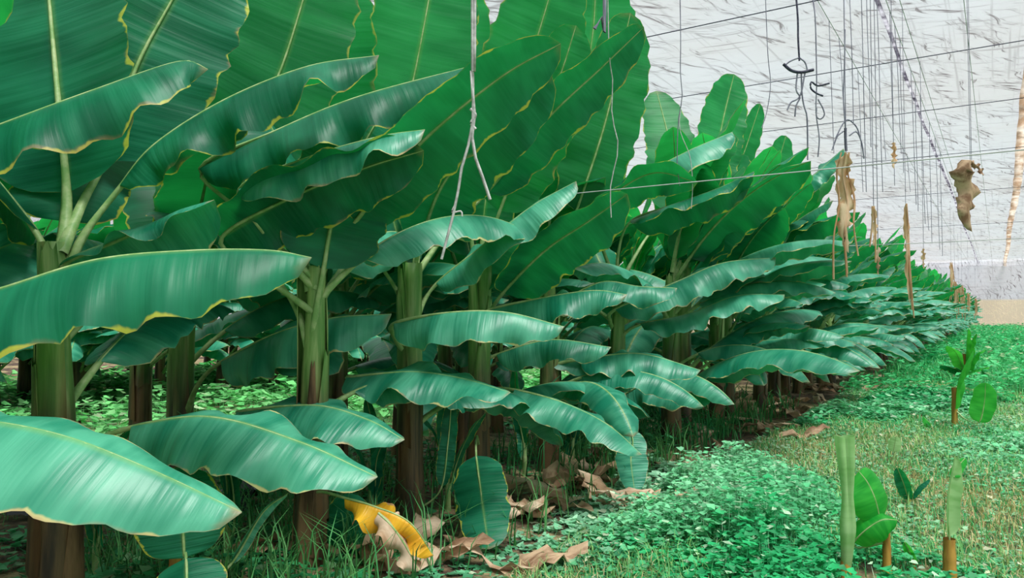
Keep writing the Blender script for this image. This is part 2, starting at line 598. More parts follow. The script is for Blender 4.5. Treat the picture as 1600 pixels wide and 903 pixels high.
# roof wires: one over the front row carries the strings, others cross the house
WX = -1.9
for i, (x, lab) in enumerate(((WX, 'long roof wire above the front row that carries the hanging strings'),
                              (-1.15, 'long roof wire above the edge of the weedy aisle'),
                              (-1.0, 'long roof wire carrying the dried tan strips'),
                              (-0.3, 'long roof wire above the aisle of young shoots'))):
    line_object('roof_wire', [(x, 1.5, ROOF - 0.31), (x, 40, ROOF - 0.31), (x, 79, ROOF - 0.31)], 0.005, M['wire'], lab, 'wire', n=8)
cross = [10.2, 13.4, 17.0, 22.0, 29.0, 40.0]
for k, y in enumerate(cross):
    line_object('cross_wire', [(-9, y, ROOF - 0.31), (-2, y, ROOF - 0.32), (6, y, ROOF - 0.31)], 0.008, M['hanger'],
                'dark wire crossing under the roof net from side to side', 'wire', 'wires crossing under the roof net', n=8)
low = [(-2.5, 4.34, 1.995), (0.2, 4.34, 1.99), (2.8, 4.34, 2.0), (5.5, 4.34, 2.02)]
line_object('support_wire', low, 0.0035, M['wire'], 'thin pale wire stretched low in front of the nearest tall leaves', 'wire', n=12)
line_object('support_wire', [(-2.6, 9.6, 2.02), (-0.5, 9.6, 2.0), (2.8, 9.6, 2.02)], 0.004, M['wire'], 'thin pale wire crossing the row further back at head height', 'wire', n=12)


# ------------------------------------------------------------------ banana plants
def xy_of(px, D):
    u = (px - 800) / F_PX
    p = CAM + D * (FLAT + RIGHT * u)
    return (p.x, p.y)


def stem_mesh(seed, h=1.5, r0=0.084, r1=0.046, sides=14):
    r = random.Random(seed)
    n = 16
    z = np.linspace(-0.06, h, n)
    bend = r.uniform(-0.04, 0.04)
    c = np.stack([bend * (z / h) ** 2, r.uniform(-0.03, 0.03) * (z / h) ** 2, z], axis=1)
    rr = r0 + (r1 - r0) * np.clip(z / h, 0, 1) ** 0.9
    rr = rr * (1 + 0.05 * np.sin(z * 9 + seed))
    rr[0] *= 1.15
    V, F = tube(c, rr, sides)
    # lengthwise ridges where the sheaths overlap
    Vr = V.reshape(n, sides, 3)
    a = np.linspace(0, 2 * math.pi, sides, endpoint=False)
    k = 1 + 0.06 * np.sign(np.sin(a * 2.0 + seed))[None, :, None] * np.ones((n, 1, 1))
    Vr[:] = c[:, None, :] + (Vr - c[:, None, :]) * k
    cap = np.array([c[-1]])
    Vall = np.concatenate([Vr.reshape(-1, 3), cap])
    b = (n - 1) * sides
    capf = np.array([(b + j, b + (j + 1) % sides, len(Vall) - 1, len(Vall) - 1) for j in range(sides)], dtype=np.int32)
    faces = [tuple(f) for f in F] + [(f[0], f[1], f[2]) for f in capf]
    return mesh_np('pseudostem', Vall, faces, [M['stem']])


def sheath_mesh(seed, z0, z1, r0, spread=70, flare=0.03, mat='stem'):
    """A curved shell hugging the stem, tapering to a point at its lower side edges."""
    r = random.Random(seed)
    n, m = 12, 7
    V = []
    for i in range(n):
        t = i / (n - 1)
        z = z0 + (z1 - z0) * t
        hw = rad(spread) * (1 - 0.75 * t ** 1.3)
        R = r0 * (1.02 - 0.32 * t) + 0.006 + flare * t ** 2
        for j in range(m):
            a = hw * (j / (m - 1) * 2 - 1) + 0.35 * t
            rj = R - 0.004 * (abs(j - 3) == 3)
            V.append((rj * math.cos(a), rj * math.sin(a), z + 0.02 * math.sin(j * 1.7 + seed)))
    k = n * m
    V += [(x * 0.93, y * 0.93, z) for x, y, z in V]
    F = []
    for i in range(n - 1):
        for j in range(m - 1):
            a = i * m + j
            F.append((a, a + 1, a + m + 1, a + m))
            F.append((k + a, k + a + m, k + a + m + 1, k + a + 1))
    for i in range(n - 1):
        for j in (0, m - 1):
            a = i * m + j
            F.append((a, a + m, k + a + m, k + a))
    return mesh_np('leaf_sheath', np.array(V), np.array(F, dtype=np.int32), [M[mat]])


STEMS = [stem_mesh(s, 1.42 + 0.05 * s) for s in range(4)]
SHEATHS = [sheath_mesh(1, 0.45, 1.3, 0.077, 80, 0.03), sheath_mesh(2, 0.2, 1.0, 0.081, 75, 0.02), sheath_mesh(3, 0.7, 1.45, 0.068, 70, 0.035)]
PAPERY = [sheath_mesh(5, -0.02, 0.75, 0.088, 60, 0.0, 'papery'), sheath_mesh(6, 0.0, 0.95, 0.086, 40, 0.0, 'papery')]

# --- leaves grown from a rule (used for every plant of the rows)
KINDS = {  # elevation at base / tip, petiole, blade, half width, fold, droop, wave
    'upright': (80, 52, 0.30, 1.45, 0.24, 8, 8, 0.016, 'leaf_backlit'),
    'rising': (62, 12, 0.30, 1.40, 0.24, 24, 22, 0.030, 'leaf'),
    'level': (42, -14, 0.32, 1.30, 0.225, 36, 24, 0.030, 'leaf_lower'),
    'drooping': (30, -58, 0.30, 1.15, 0.20, 40, 26, 0.026, 'leaf_lower'),
}


def rule_leaf(kind, seed):
    r = random.Random(seed * 17 + len(kind))
    e0, e1, pet, bl, w, fo, dr, wv, mat = KINDS[kind]
    e0 += r.uniform(-6, 6)
    e1 += r.uniform(-16, 12)
    bl *= r.uniform(0.88, 1.1)
    nb, npet = 32, 6
    tot = pet + bl
    s = np.linspace(0, tot, 60)
    q = np.clip(s / tot, 0, 1)
    el = np.radians(e0 + (e1 - e0) * q ** 1.35)
    sway = np.radians(r.uniform(-14, 14)) * q
    d = np.stack([np.cos(el) * np.cos(sway), np.cos(el) * np.sin(sway), np.sin(el)], axis=1)
    pts = np.concatenate([[[0, 0, 0]], np.cumsum(d[:-1] * (tot / 59), axis=0)])
    sb = np.linspace(pet, tot, nb)
    c = np.stack([np.interp(sb, s, pts[:, k]) for k in range(3)], axis=1)
    sa = np.concatenate([np.linspace(0, pet, npet)[:-1], sb])
    ca = np.stack([np.interp(sa, s, pts[:, k]) for k in range(3)], axis=1)
    twist = rad(r.uniform(-18, 18))

    def normals(cc):
        T = tangents(cc)
        side = np.cross(np.array([0, 0, 1.0]), T)
        side /= np.maximum(np.linalg.norm(side, axis=1, keepdims=True), 1e-6)
        U = np.cross(T, side)
        return U * math.cos(twist) + side * math.sin(twist)
    V, F, uv, N = leaf_geom(c, normals(c), w * r.uniform(.9, 1.1), w * r.uniform(.9, 1.1), fo + r.uniform(-10, 10), fo + r.uniform(-10, 10), dr, wv, seed, nb, 4)
    RV, RF = rib_geom(ca, normals(ca), 0.026, 0.003, split=0.15)
    blade = mesh_np('leaf_blade', V, F, [M[mat]], uv)
    rib = mesh_np('midrib', RV, RF, [M['midrib']])
    # one joined mesh for plants too far away to show the rib as a piece
    step = 2
    Vc, Fc, uvc, _ = leaf_geom(c[::step], normals(c)[::step], w, w, fo, fo, dr, wv, seed, nb // step, 3)
    RVc, RFc = rib_geom(ca[::2], normals(ca)[::2], 0.026, 0.005, 0.7, 4, 0.15)
    VV = np.concatenate([Vc, RVc])
    FF = np.concatenate([Fc, RFc + len(Vc)])
    UU = np.concatenate([uvc, np.full((len(RVc), 2), 0.5)])
    far = mesh_np('leaf_far', VV, FF, [M[mat], M['midrib']], UU, fmat=np.concatenate([np.zeros(len(Fc)), np.ones(len(RFc))]))
    return blade, rib, far


LEAVES = {k: [rule_leaf(k, s) for s in range(6)] for k in KINDS}


def add_rule_leaf(plant, kind, zat, az, scale, near, var=None, tilt=0.0):
    blade, rib, far = LEAVES[kind][rng.randrange(6) if var is None else var]
    o = link('leaf', blade if near else far, plant)
    o.location = (0, 0, zat)
    o.rotation_euler = (0, rad(-tilt), az)
    o.scale = (scale, scale, scale)
    if near:
        link('midrib', rib, o)
    return o


def add_stem(plant, near, k):
    st = link('pseudostem', STEMS[k % 4], plant)
    st.rotation_euler = (0, 0, rng.uniform(0, 6.28))
    if near:
        for j in range(3):
            s = link('leaf_sheath', SHEATHS[j], plant)
            s.rotation_euler = (0, 0, rng.uniform(0, 6.28))
        for j in range(2):
            s = link('papery_sheath', PAPERY[j], plant)
            s.rotation_euler = (0, 0, rng.uniform(0, 6.28))


def bias_az(spread=55):
    # leaves lean into the light of the open aisle
    if rng.random() < 0.72:
        return rad(rng.gauss(22, spread))
    return rng.uniform(0, 2 * math.pi)


def rule_plant(x, y, label, group, near, k, size=1.0, kinds=None, lean_free=False):
    p = empty('banana_plant', (x, y, float(gz(np.float64(x), np.float64(y)))))
    p.scale = (size, size, size)
    tag(p, label, 'banana plant', group)
    add_stem(p, near, k)
    az0 = rng.uniform(0, 6.28)
    plan = kinds or (['upright'] * rng.choice((2, 3)) + ['rising'] * 3 + ['level'] * 4 + ['low'] * 2 + ['drooping'] * rng.choice((2, 3)))
    for i, kd in enumerate(plan):
        zat = {'upright': 1.38, 'rising': 1.25, 'level': 1.02, 'drooping': 0.66, 'low': 0.5}[kd]
        kd = 'level' if kd == 'low' else kd
        zat += rng.uniform(-0.12, 0.1)
        az = rng.uniform(0, 6.28) if lean_free else bias_az()
        add_rule_leaf(p, kd, zat, az, rng.uniform(0.86, 1.1), near)
    return p


# --- leaves set one by one, as they stand in the nearest plants
AWAY = np.array(FLAT)


def set_leaf(plant, spine, wn, wf, roll=0.0, fn=40, ff=30, droop=22, wave=0.03, mat='leaf', zatt=None, seed=None, rib=0.024,
             petiole=True, shape=2.6, freq=1.0, label=None, zrel=0.3):
    """spine: points (world) from blade base to tip; roll tips the upper side towards (-) or away (+) from the aisle viewer."""
    seed = seed if seed is not None else rng.randrange(9999)
    pl = np.array(plant.location)
    pts = [np.array(p) for p in spine]
    if petiole:
        ax = np.array([pl[0], pl[1], 0.0])
        b = pts[0]
        hd = math.hypot(b[0] - ax[0], b[1] - ax[1])
        za = zatt if zatt is not None else max(0.25, min(1.42, b[2] - zrel - 0.25 * hd))
        a = np.array([ax[0], ax[1], za])
        dirb = pts[1] - pts[0]
        dirb /= np.linalg.norm(dirb)
        midp = 0.45 * a + 0.55 * b + np.array([0, 0, 0.10 * min(1, hd)]) - dirb * 0.06
        full = [a, midp] + pts
    else:
        full = pts
    nb = 44
    c = catmull(pts, nb)

    def normals(cc):
        T = tangents(cc)
        B = AWAY[None, :] - T * (T @ AWAY)[:, None]
        B /= np.maximum(np.linalg.norm(B, axis=1, keepdims=True), 1e-6)
        U = np.cross(B, T)
        sgn = np.sign(U[len(U) // 2][2]) if abs(U[len(U) // 2][2]) > 0.15 else np.sign(U[len(U) // 2] @ np.array(-RIGHT))
        U = U * (sgn if sgn != 0 else 1)
        return U * math.cos(rad(roll)) + B * math.sin(rad(roll))
    if wave >= 0.02:
        wave *= 1.6
    V, F, uv, N = leaf_geom(c, normals(c), wn, wf, fn, ff, droop, wave, seed, nb, 6, shape, freq)
    org = Vector(pts[0])
    o = link('leaf', mesh_np('leaf_blade', V - pts[0], F, [M[mat]], uv), plant)
    o.location = org - plant.location
    if petiole:
        cp = catmull(full[:3] if False else full, 46)
    else:
        cp = c
    RV, RF = rib_geom(cp, normals(cp), rib, 0.003, split=0.22 if petiole else 0.0)
    link('midrib', mesh_np('midrib', RV - pts[0], RF, [M['midrib']]), o)
    if label:
        o['label'] = label
    return o


def A(*p):
    return [at(*q) for q in p]


def hero_plant(px, D, label, k, near=True):
    x, y = xy_of(px, D)
    p = empty('banana_plant', (x, y, float(gz(np.float64(x), np.float64(y)))))
    tag(p, label, 'banana plant', 'banana plants at the near end of the bed')
    add_stem(p, near, k)
    return p


P0 = hero_plant(-230, 2.5, 'banana plant cut off by the left edge, its pale broad leaf lowest in front', 0)
P1 = hero_plant(95, 2.95, 'banana plant with the thick green stem at the far left', 1)
for o in P1.children:
    o.scale = (1.14, 1.14, 1.0)
P2 = hero_plant(285, 4.5, 'banana plant with bright green stem second from the left, behind the front row', 2)
P2b = hero_plant(222, 5.7, 'banana plant with thin dark stem between the two leftmost green stems', 3)
P3 = hero_plant(488, 3.6, 'banana plant whose dark stem stands just left of the yellow dying leaf', 0)
P4 = hero_plant(643, 4.25, 'banana plant with brown stem just right of the yellow dying leaf', 1)
P5 = hero_plant(748, 4.95, 'banana plant with a dark leaf hanging straight down to the ground', 2)
P6 = hero_plant(858, 5.7, 'banana plant half hidden behind the long leaf sloping down to the litter', 3)
P7 = hero_plant(962, 6.4, 'banana plant at the front row, just behind the slumped grey-green leaf tip', 0)

# far-left plant
set_leaf(P0, A((-230, 640, 2.4), (-60, 652, 2.22), (90, 678, 2.15), (235, 733, 2.15), (378, 800, 2.2)), 0.28, 0.13, -18, 30, 12, 18, 0.014, 'leaf_lower', shape=1.6, rib=0.02, seed=3)
set_leaf(P0, A((-170, 500, 2.6), (0, 449, 2.5), (150, 404, 2.5), (300, 390, 2.55), (420, 390, 2.6), (487, 402, 2.65)), 0.30, 0.24, -14, 50, 30, 22, 0.022, 'leaf', seed=5)
set_leaf(P0, A((-150, 250, 2.7), (0, 193, 2.62), (150, 138, 2.65), (280, 95, 2.75), (325, 108, 2.8)), 0.26, 0.24, -18, 44, 20, 25, 0.03, 'leaf', seed=8)
for az, kd, z in ((200, 'rising', 1.3), (120, 'level', 1.0), (250, 'upright', 1.4), (60, 'upright', 1.4)):
    add_rule_leaf(P0, kd, z, rad(az), 1.0, True)
# thick green stem
set_leaf(P1, A((100, 412, 2.9), (190, 372, 2.85), (270, 335, 2.78), (335, 312, 2.72)), 0.12, 0.22, 50, 88, 6, 15, 0.03, 'leaf_lower', seed=11)
set_leaf(P1, A((185, 290, 3.1), (240, 225, 3.1), (350, 155, 3.1), (480, 103, 3.1), (592, 86, 3.15)), 0.25, 0.22, -14, 50, 25, 25, 0.05, 'leaf', seed=12)
set_leaf(P1, A((108, 300, 3.1), (97, 190, 3.15), (84, 60, 3.25), (66, -130, 3.4)), 0.36, 0.36, 84, 4, 4, 6, 0.012, 'leaf', seed=13, rib=0.03)
set_leaf(P1, A((165, 250, 3.3), (212, 110, 3.4), (264, 10, 3.5), (340, -120, 3.6)), 0.36, 0.36, 76, 6, 6, 8, 0.016, 'leaf', seed=14, rib=0.03)
set_leaf(P1, A((205, 664, 3.05), (330, 650, 2.98), (470, 690, 2.9), (590, 745, 2.85)), 0.25, 0.20, -14, 34, 14, 22, 0.028, 'leaf_lower', seed=15, shape=2.0, zatt=0.55)
set_leaf(P1, A((60, 360, 3.0), (-20, 260, 3.1), (-90, 180, 3.2), (-200, 120, 3.3)), 0.25, 0.25, 30, 20, 20, 15, 0.02, 'leaf', seed=16)
set_leaf(P1, A((-5, 640, 3.1), (-90, 610, 3.2), (-200, 620, 3.3)), 0.2, 0.2, 0, 30, 30, 20, 0.02, 'leaf', seed=17)
for az, kd, z in ((150, 'rising', 1.3), (110, 'level', 1.1)):
    add_rule_leaf(P1, kd, z, rad(az), 1.0, True)
# second row, left
set_leaf(P2, A((345, 563, 4.2), (430, 520, 4.0), (520, 496, 3.9), (612, 490, 3.9)), 0.25, 0.2, -16, 50, 25, 22, 0.03, 'leaf_lower', seed=21, zatt=0.55)
set_leaf(P2, A((290, 230, 4.4), (320, 90, 4.45), (345, -60, 4.6)), 0.42, 0.42, 80, 6, 6, 8, 0.014, 'leaf', seed=23)
set_leaf(P2, A((350, 270, 4.2), (430, 130, 4.3), (480, -20, 4.4), (520, -140, 4.5)), 0.34, 0.34, 72, 6, 6, 8, 0.014, 'leaf_backlit', seed=24)
for az, kd, z in ((170, 'rising', 1.3), (90, 'rising', 1.3), (230, 'level', 1.2), (130, 'upright', 1.4)):
    add_rule_leaf(P2, kd, z, rad(az), 1.0, True)
for az, kd, z in ((10, 'rising', 1.3), (90, 'rising', 1.3), (200, 'level', 1.2), (60, 'upright', 1.4), (-30, 'upright', 1.4)):
    add_rule_leaf(P2b, kd, z, rad(az), 1.05, True)
# dark stem beside the yellow leaf
set_leaf(P3, A((310, 262, 3.55), (430, 203, 3.5), (560, 150, 3.5), (735, 103, 3.6)), 0.25, 0.22, -14, 54, 25, 24, 0.045, 'leaf', seed=31, zatt=1.35)
set_leaf(P3, A((372, 294, 3.4), (480, 245, 3.35), (590, 213, 3.3), (664, 202, 3.3)), 0.2, 0.12, -14, 46, 20, 24, 0.035, 'leaf_lower', seed=38, zatt=1.3)
set_leaf(P3, A((345, 372, 3.5), (450, 310, 3.42), (570, 262, 3.36), (662, 235, 3.35)), 0.18, 0.2, 56, 20, 6, 14, 0.03, 'leaf', seed=39, zatt=1.2)
set_leaf(P3, A((555, 345, 3.7), (650, 230, 3.5), (780, 122, 3.4), (876, 68, 3.4)), 0.17, 0.21, 55, 14, 6, 12, 0.014, 'leaf', seed=32)
set_leaf(P3, A((505, 420, 3.6), (520, 340, 3.65), (550, 260, 3.7), (600, 170, 3.8)), 0.26, 0.26, 66, 8, 8, 10, 0.014, 'leaf', seed=33)
set_leaf(P3, A((370, 642, 3.7), (490, 632, 3.5), (575, 655, 3.4), (632, 687, 3.35)), 0.22, 0.20, -14, 36, 16, 22, 0.025, 'leaf_lower', seed=34, shape=2.0, zatt=0.5)
set_leaf(P3, A((430, 430, 3.7), (360, 370, 3.8), (300, 340, 3.9), (240, 330, 4.0)), 0.2, 0.2, 10, 30, 30, 20, 0.02, 'leaf', seed=35)
set_leaf(P3, A((538, 776, 3.42), (585, 790, 3.38), (640, 815, 3.36), (678, 868, 3.35)), 0.12, 0.12, -20, 74, 66, 10, 0.05, 'leaf_yellow', seed=36, rib=0.014, zatt=0.30, freq=1.6, label='yellow and brown dying leaf')
set_leaf(P3, A((592, 800, 3.36), (612, 820, 3.33), (634, 852, 3.32), (655, 892, 3.32)), 0.09, 0.1, -30, 60, 50, 20, 0.06, 'dry_pale', seed=40, rib=0.008, petiole=False, freq=2.0, label='brown withered leaf end')
set_leaf(P3, A((545, 770, 3.75), (540, 850, 3.7), (535, 930, 3.68)), 0.12, 0.12, -80, 8, 8, 8, 0.01, 'leaf', seed=37, rib=0.012, zatt=0.25)
for az, kd, z in ((160, 'rising', 1.3), (100, 'level', 1.2), (60, 'level', 1.25)):
    add_rule_leaf(P3, kd, z, rad(az), 1.0, True)
# brown stem right of the yellow leaf
set_leaf(P4, A((655, 385, 4.2), (690, 290, 4.1), (760, 210, 4.0), (862, 118, 3.95)), 0.2, 0.23, 62, 10, 6, 10, 0.014, 'leaf', seed=41)
set_leaf(P4, A((760, 300, 4.5), (850, 190, 4.4), (940, 105, 4.35), (1006, 42, 4.35)), 0.17, 0.2, 50, 14, 6, 12, 0.018, 'leaf', seed=42, zatt=1.4)
set_leaf(P4, A((615, 503, 4.0), (700, 487, 3.85), (790, 487, 3.8), (882, 510, 3.8)), 0.2, 0.2, -14, 50, 25, 22, 0.024, 'leaf_lower', seed=43, zatt=0.9)
set_leaf(P4, A((542, 588, 4.0), (640, 580, 3.85), (720, 590, 3.78), (798, 613, 3.72)), 0.22, 0.22, -10, 22, 10, 18, 0.035, 'leaf_lower', seed=44, zatt=0.7)
set_leaf(P4, A((680, 442, 4.4), (760, 378, 4.3), (830, 322, 4.3), (900, 283, 4.35)), 0.19, 0.18, -16, 36, 10, 22, 0.022, 'leaf_lower', seed=45)
set_leaf(P4, A((600, 420, 4.3), (560, 380, 4.35), (520, 330, 4.4), (480, 300, 4.5)), 0.2, 0.2, 40, 20, 20, 15, 0.02, 'leaf', seed=46)
set_leaf(P4, A((690, 760, 4.2), (700, 690, 4.25), (706, 620, 4.3)), 0.05, 0.05, 80, 10, 10, 5, 0.01, 'leaf', seed=47, rib=0.01, zatt=0.1)
for az, kd, z in ((150, 'rising', 1.3), (100, 'upright', 1.35)):
    add_rule_leaf(P4, kd, z, rad(az), 1.0, True)
# plant with the hanging leaf
set_leaf(P5, A((785, 457, 4.8), (850, 392, 4.65), (920, 345, 4.55), (980, 303, 4.5)), 0.22, 0.24, 55, 30, 6, 12, 0.018, 'leaf', seed=51)
set_leaf(P5, A((765, 482, 4.75), (860, 462, 4.6), (930, 453, 4.55), (980, 460, 4.5)), 0.2, 0.18, -14, 50, 25, 22, 0.03, 'leaf_lower', seed=52, zatt=0.95)
set_leaf(P5, A((805, 607, 4.7), (880, 628, 4.5), (950, 663, 4.4), (1003, 710, 4.3)), 0.2, 0.2, -10, 36, 20, 22, 0.028, 'leaf_lower', seed=53, zatt=0.6)
set_leaf(P5, A((775, 552, 5.0), (860, 530, 4.9), (955, 542, 4.8)), 0.19, 0.17, -12, 46, 25, 22, 0.03, 'leaf_lower', seed=54, zatt=0.8)
set_leaf(P5, A((744, 712, 4.3), (753, 780, 3.98), (764, 858, 3.72)), 0.145, 0.145, -84, 7, 7, 6, 0.008, 'leaf', seed=55, rib=0.014, zatt=0.3, shape=3.0)
set_leaf(P5, A((780, 330, 4.9), (820, 230, 4.85), (870, 130, 4.8), (900, 40, 4.8)), 0.26, 0.26, 66, 8, 8, 8, 0.014, 'leaf_backlit', seed=56)
for az, kd, z in ((150, 'rising', 1.3), (110, 'upright', 1.4), (170, 'upright', 1.4)):
    add_rule_leaf(P5, kd, z, rad(az), 1.05, True)
# tall backlit leaves standing behind
set_leaf(P6, A((900, 330, 5.6), (940, 210, 5.6), (965, 110, 5.65), (985, 20, 5.7)), 0.27, 0.27, 78, 6, 6, 8, 0.014, 'leaf_backlit', seed=61)
set_leaf(P6, A((862, 320, 5.8), (900, 180, 5.9), (925, 60, 6.0), (932, -60, 6.0)), 0.40, 0.40, 80, 6, 6, 8, 0.012, 'leaf_backlit', seed=62)
set_leaf(P6, A((905, 560, 5.6), (1000, 552, 5.5), (1095, 578, 5.4)), 0.22, 0.2, -12, 36, 15, 22, 0.028, 'leaf_lower', seed=63, zatt=0.75)
set_leaf(P6, A((880, 470, 5.6), (940, 440, 5.5), (1000, 447, 5.4), (1058, 450, 5.4)), 0.2, 0.2, -12, 45, 25, 22, 0.04, 'leaf_lower', seed=64)
set_leaf(P6, A((890, 380, 5.6), (950, 310, 5.5), (1020, 270, 5.4), (1090, 285, 5.3)), 0.22, 0.22, 40, 30, 10, 18, 0.02, 'leaf', seed=65)
for az, kd, z in ((150, 'rising', 1.3), (80, 'upright', 1.4)):
    add_rule_leaf(P6, kd, z, rad(az), 1.0, True)
set_leaf(P7, A((930, 305, 6.3), (1010, 268, 6.15), (1080, 233, 6.1), (1144, 206, 6.2)), 0.25, 0.22, -14, 40, 16, 24, 0.04, 'leaf_lower', seed=71)
set_leaf(P7, A((960, 482, 6.2), (1060, 438, 6.1), (1130, 410, 6.1), (1212, 402, 6.2)), 0.24, 0.22, -14, 45, 22, 24, 0.03, 'leaf_lower', seed=72, zatt=1.0)
set_leaf(P7, A((985, 345, 6.3), (1050, 320, 6.1), (1120, 295, 6.0), (1178, 268, 6.0)), 0.18, 0.24, 56, 95, 4, 14, 0.02, 'leaf', seed=73)
set_leaf(P7, A((1000, 505, 6.3), (1080, 488, 6.2), (1150, 462, 6.1), (1226, 460, 6.1)), 0.22, 0.2, -6, 30, 20, 22, 0.03, 'leaf_lower', seed=74, zatt=0.9)
set_leaf(P7, A((965, 620, 6.2), (1010, 600, 6.0), (1060, 610, 5.9), (1115, 622, 5.8)), 0.2, 0.18, -12, 42, 25, 22, 0.03, 'leaf_lower', seed=75, zatt=0.55)
set_leaf(P6, A((984, 672, 5.05), (986, 722, 4.95), (992, 768, 4.85)), 0.10, 0.11, -80, 8, 8, 6, 0.01, 'leaf_lower', seed=76, rib=0.012, zatt=0.6)
set_leaf(P7, A((1040, 330, 7.0), (1048, 240, 7.4), (1026, 142, 7.8)), 0.26, 0.26, 84, 4, 4, 6, 0.01, 'leaf_backlit', seed=77, zatt=1.4)
for az, kd, z in ((150, 'rising', 1.3), (200, 'level', 1.1)):
    add_rule_leaf(P7, kd, z, rad(az), 1.0, True)
# two upright leaves of a plant of the second row, top left of centre
P8 = hero_plant(505, 5.4, 'tall banana plant behind, its upright backlit leaf with yellow midrib at the top', 1)
set_leaf(P8, A((503, 300, 4.9), (502, 100, 4.9), (500, -120, 5.0)), 0.36, 0.36, 84, 4, 4, 6, 0.01, 'leaf_backlit', seed=81)
set_leaf(P8, A((600, 300, 5.1), (640, 150, 5.15), (668, 10, 5.2), (690, -120, 5.3)), 0.38, 0.38, 80, 6, 6, 8, 0.012, 'leaf_backlit', seed=82)
for az, kd, z in ((10, 'rising', 1.3), (-40, 'level', 1.2), (100, 'level', 1.1), (190, 'rising', 1.3)):
    add_rule_leaf(P8, kd, z, rad(az), 1.0, True)
P9 = hero_plant(725, 6.0, 'tall banana plant behind, its wide backlit leaf edged by white net at the top', 2)
set_leaf(P9, A((770, 330, 5.6), (805, 170, 5.5), (845, 40, 5.5), (880, -80, 5.5)), 0.36, 0.36, 78, 6, 6, 8, 0.012, 'leaf_backlit', seed=91)
set_leaf(P9, A((690, 330, 6.0), (700, 150, 6.1), (720, -40, 6.2)), 0.36, 0.36, 80, 6, 6, 8, 0.012, 'leaf_backlit', seed=92)
for az, kd, z in ((10, 'rising', 1.3), (-40, 'level', 1.2), (100, 'level', 1.1)):
    add_rule_leaf(P9, kd, z, rad(az), 1.0, True)

for pl, items in ((P2, ((-60, 'level', 1.0), (60, 'level', 0.9), (140, 'level', 1.1), (-20, 'rising', 1.2))),
                  (P2b, ((-20, 'level', 1.0), (40, 'level', 0.8), (-80, 'level', 1.1), (150, 'level', 0.9))),
                  (P8, ((40, 'level', 0.9), (-70, 'level', 1.0), (150, 'level', 0.8), (70, 'drooping', 0.7))),
                  (P9, ((40, 'level', 0.9), (-70, 'level', 1.0), (150, 'level', 0.8), (20, 'drooping', 0.7))),
                  (P1, ((120, 'level', 0.8), (170, 'level', 1.1))), (P3, ((140, 'level', 0.7), (80, 'drooping', 0.7))),
                  (P4, ((130, 'level', 0.7), (70, 'drooping', 0.55))), (P5, ((130, 'level', 0.7), (60, 'drooping', 0.55))),
                  (P6, ((100, 'level', 0.6), (10, 'drooping', 0.6), (-30, 'drooping', 0.5))), (P7, ((90, 'level', 0.6), (-10, 'drooping', 0.55)))):
    for az, kd, z in items:
        add_rule_leaf(pl, kd, z, rad(az), rng.uniform(.85, 1.0), True)

# front row beyond the set plants
y = 6.35
k = 0
ORD = ['first', 'second', 'third', 'fourth', 'fifth', 'sixth', 'seventh', 'eighth']
while y < 71:
    x = -2.5 + rng.uniform(-0.15, 0.15)
    near = y < 16
    if k < 8:
        lab = 'leafy banana plant in the front row, %s beyond the slumped grey-green leaf tip' % ORD[k]
        grp = 'banana plants of the front row'
    elif y < 25:
        lab = 'banana plant in the middle of the front row, below the hanging tan strips'
        grp = 'banana plants in the middle of the front row'
    else:
        lab = 'small distant banana plant at the far end of the front row'
        grp = 'banana plants at the far end of the front row'
    p = rule_plant(x, y, lab, grp, near, k, rng.uniform(0.98, 1.08) if y < 10 else rng.uniform(0.88, 1.0))
    if k == 2:
        p.scale = (1, 1, 1)
        set_leaf(p, A((1112, 290, 8.4), (1128, 195, 8.6), (1147, 116, 8.8)), 0.28, 0.28, 84, 5, 5, 6, 0.01, 'leaf_backlit', seed=101, zatt=1.4)
        set_leaf(p, A((1140, 300, 8.6), (1166, 228, 8.7), (1188, 162, 8.8)), 0.15, 0.15, 70, 8, 8, 8, 0.012, 'leaf_backlit', seed=102, zatt=1.4)
    if k == 4:
        p.scale = (1, 1, 1)
        set_leaf(p, A((1190, 330, 9.6), (1212, 265, 9.7), (1228, 212, 9.8)), 0.2, 0.2, 80, 6, 6, 8, 0.012, 'leaf_backlit', seed=103, zatt=1.4)
        set_leaf(p, A((1190, 345, 9.6), (1240, 300, 9.5), (1285, 262, 9.5), (1318, 232, 9.5)), 0.2, 0.2, -14, 40, 16, 24, 0.03, 'leaf_lower', seed=104, zatt=1.35)
    k += 1
    y += rng.uniform(0.68, 0.86) * (1.0 if y < 25 else 1.25)
# second row of the same bed
y = -1.2
k = 0
while y < 45:
    x = -4.25 + rng.uniform(-0.2, 0.2)
    if not (1.95 < y < 3.6):
        kinds = ['upright'] * 3 + ['rising'] * 4 + ['level'] * 4 + (['low', 'drooping'] if y > 4.5 else [])
        rule_plant(x, y, 'banana plant in the second row, mostly hidden behind the front row', 'banana plants of the second row', 0 < y < 10, k + 1,
                   rng.uniform(0.95, 1.06), kinds)
    k += 1
    y += rng.uniform(0.78, 0.95) * (1.0 if y < 20 else 1.4)
# next beds, seen below the leaves
for x0, y1 in ((-9.6, 24), (-11.2, 26), (-14.5, 30)):
    y = -7.0
    while y < y1:
        rule_plant(x0 + rng.uniform(-0.2, 0.2), y, 'dark banana plant of the next beds, glimpsed between stems across the weedy aisle', 'banana plants of the next beds', False, k,
                   rng.uniform(1.0, 1.1), ['upright'] * 2 + ['rising'] * 4 + ['level'] * 5 + ['low'] * 4 + ['drooping'] * 4)
        k += 1
        y += rng.uniform(0.8, 1.05)

# ------------------------------------------------------------------ young shoots in the aisle
CLEAR = []


def shoot(px, py, label):
    g = ground_at(px, py)
    if py > 885:
        CLEAR.append((g.x + 0.04, g.y - 0.08))
    p = empty('banana_shoot', (g.x, g.y, g.z))
    return tag(p, label, 'banana shoot', 'young banana shoots in the aisle'), g


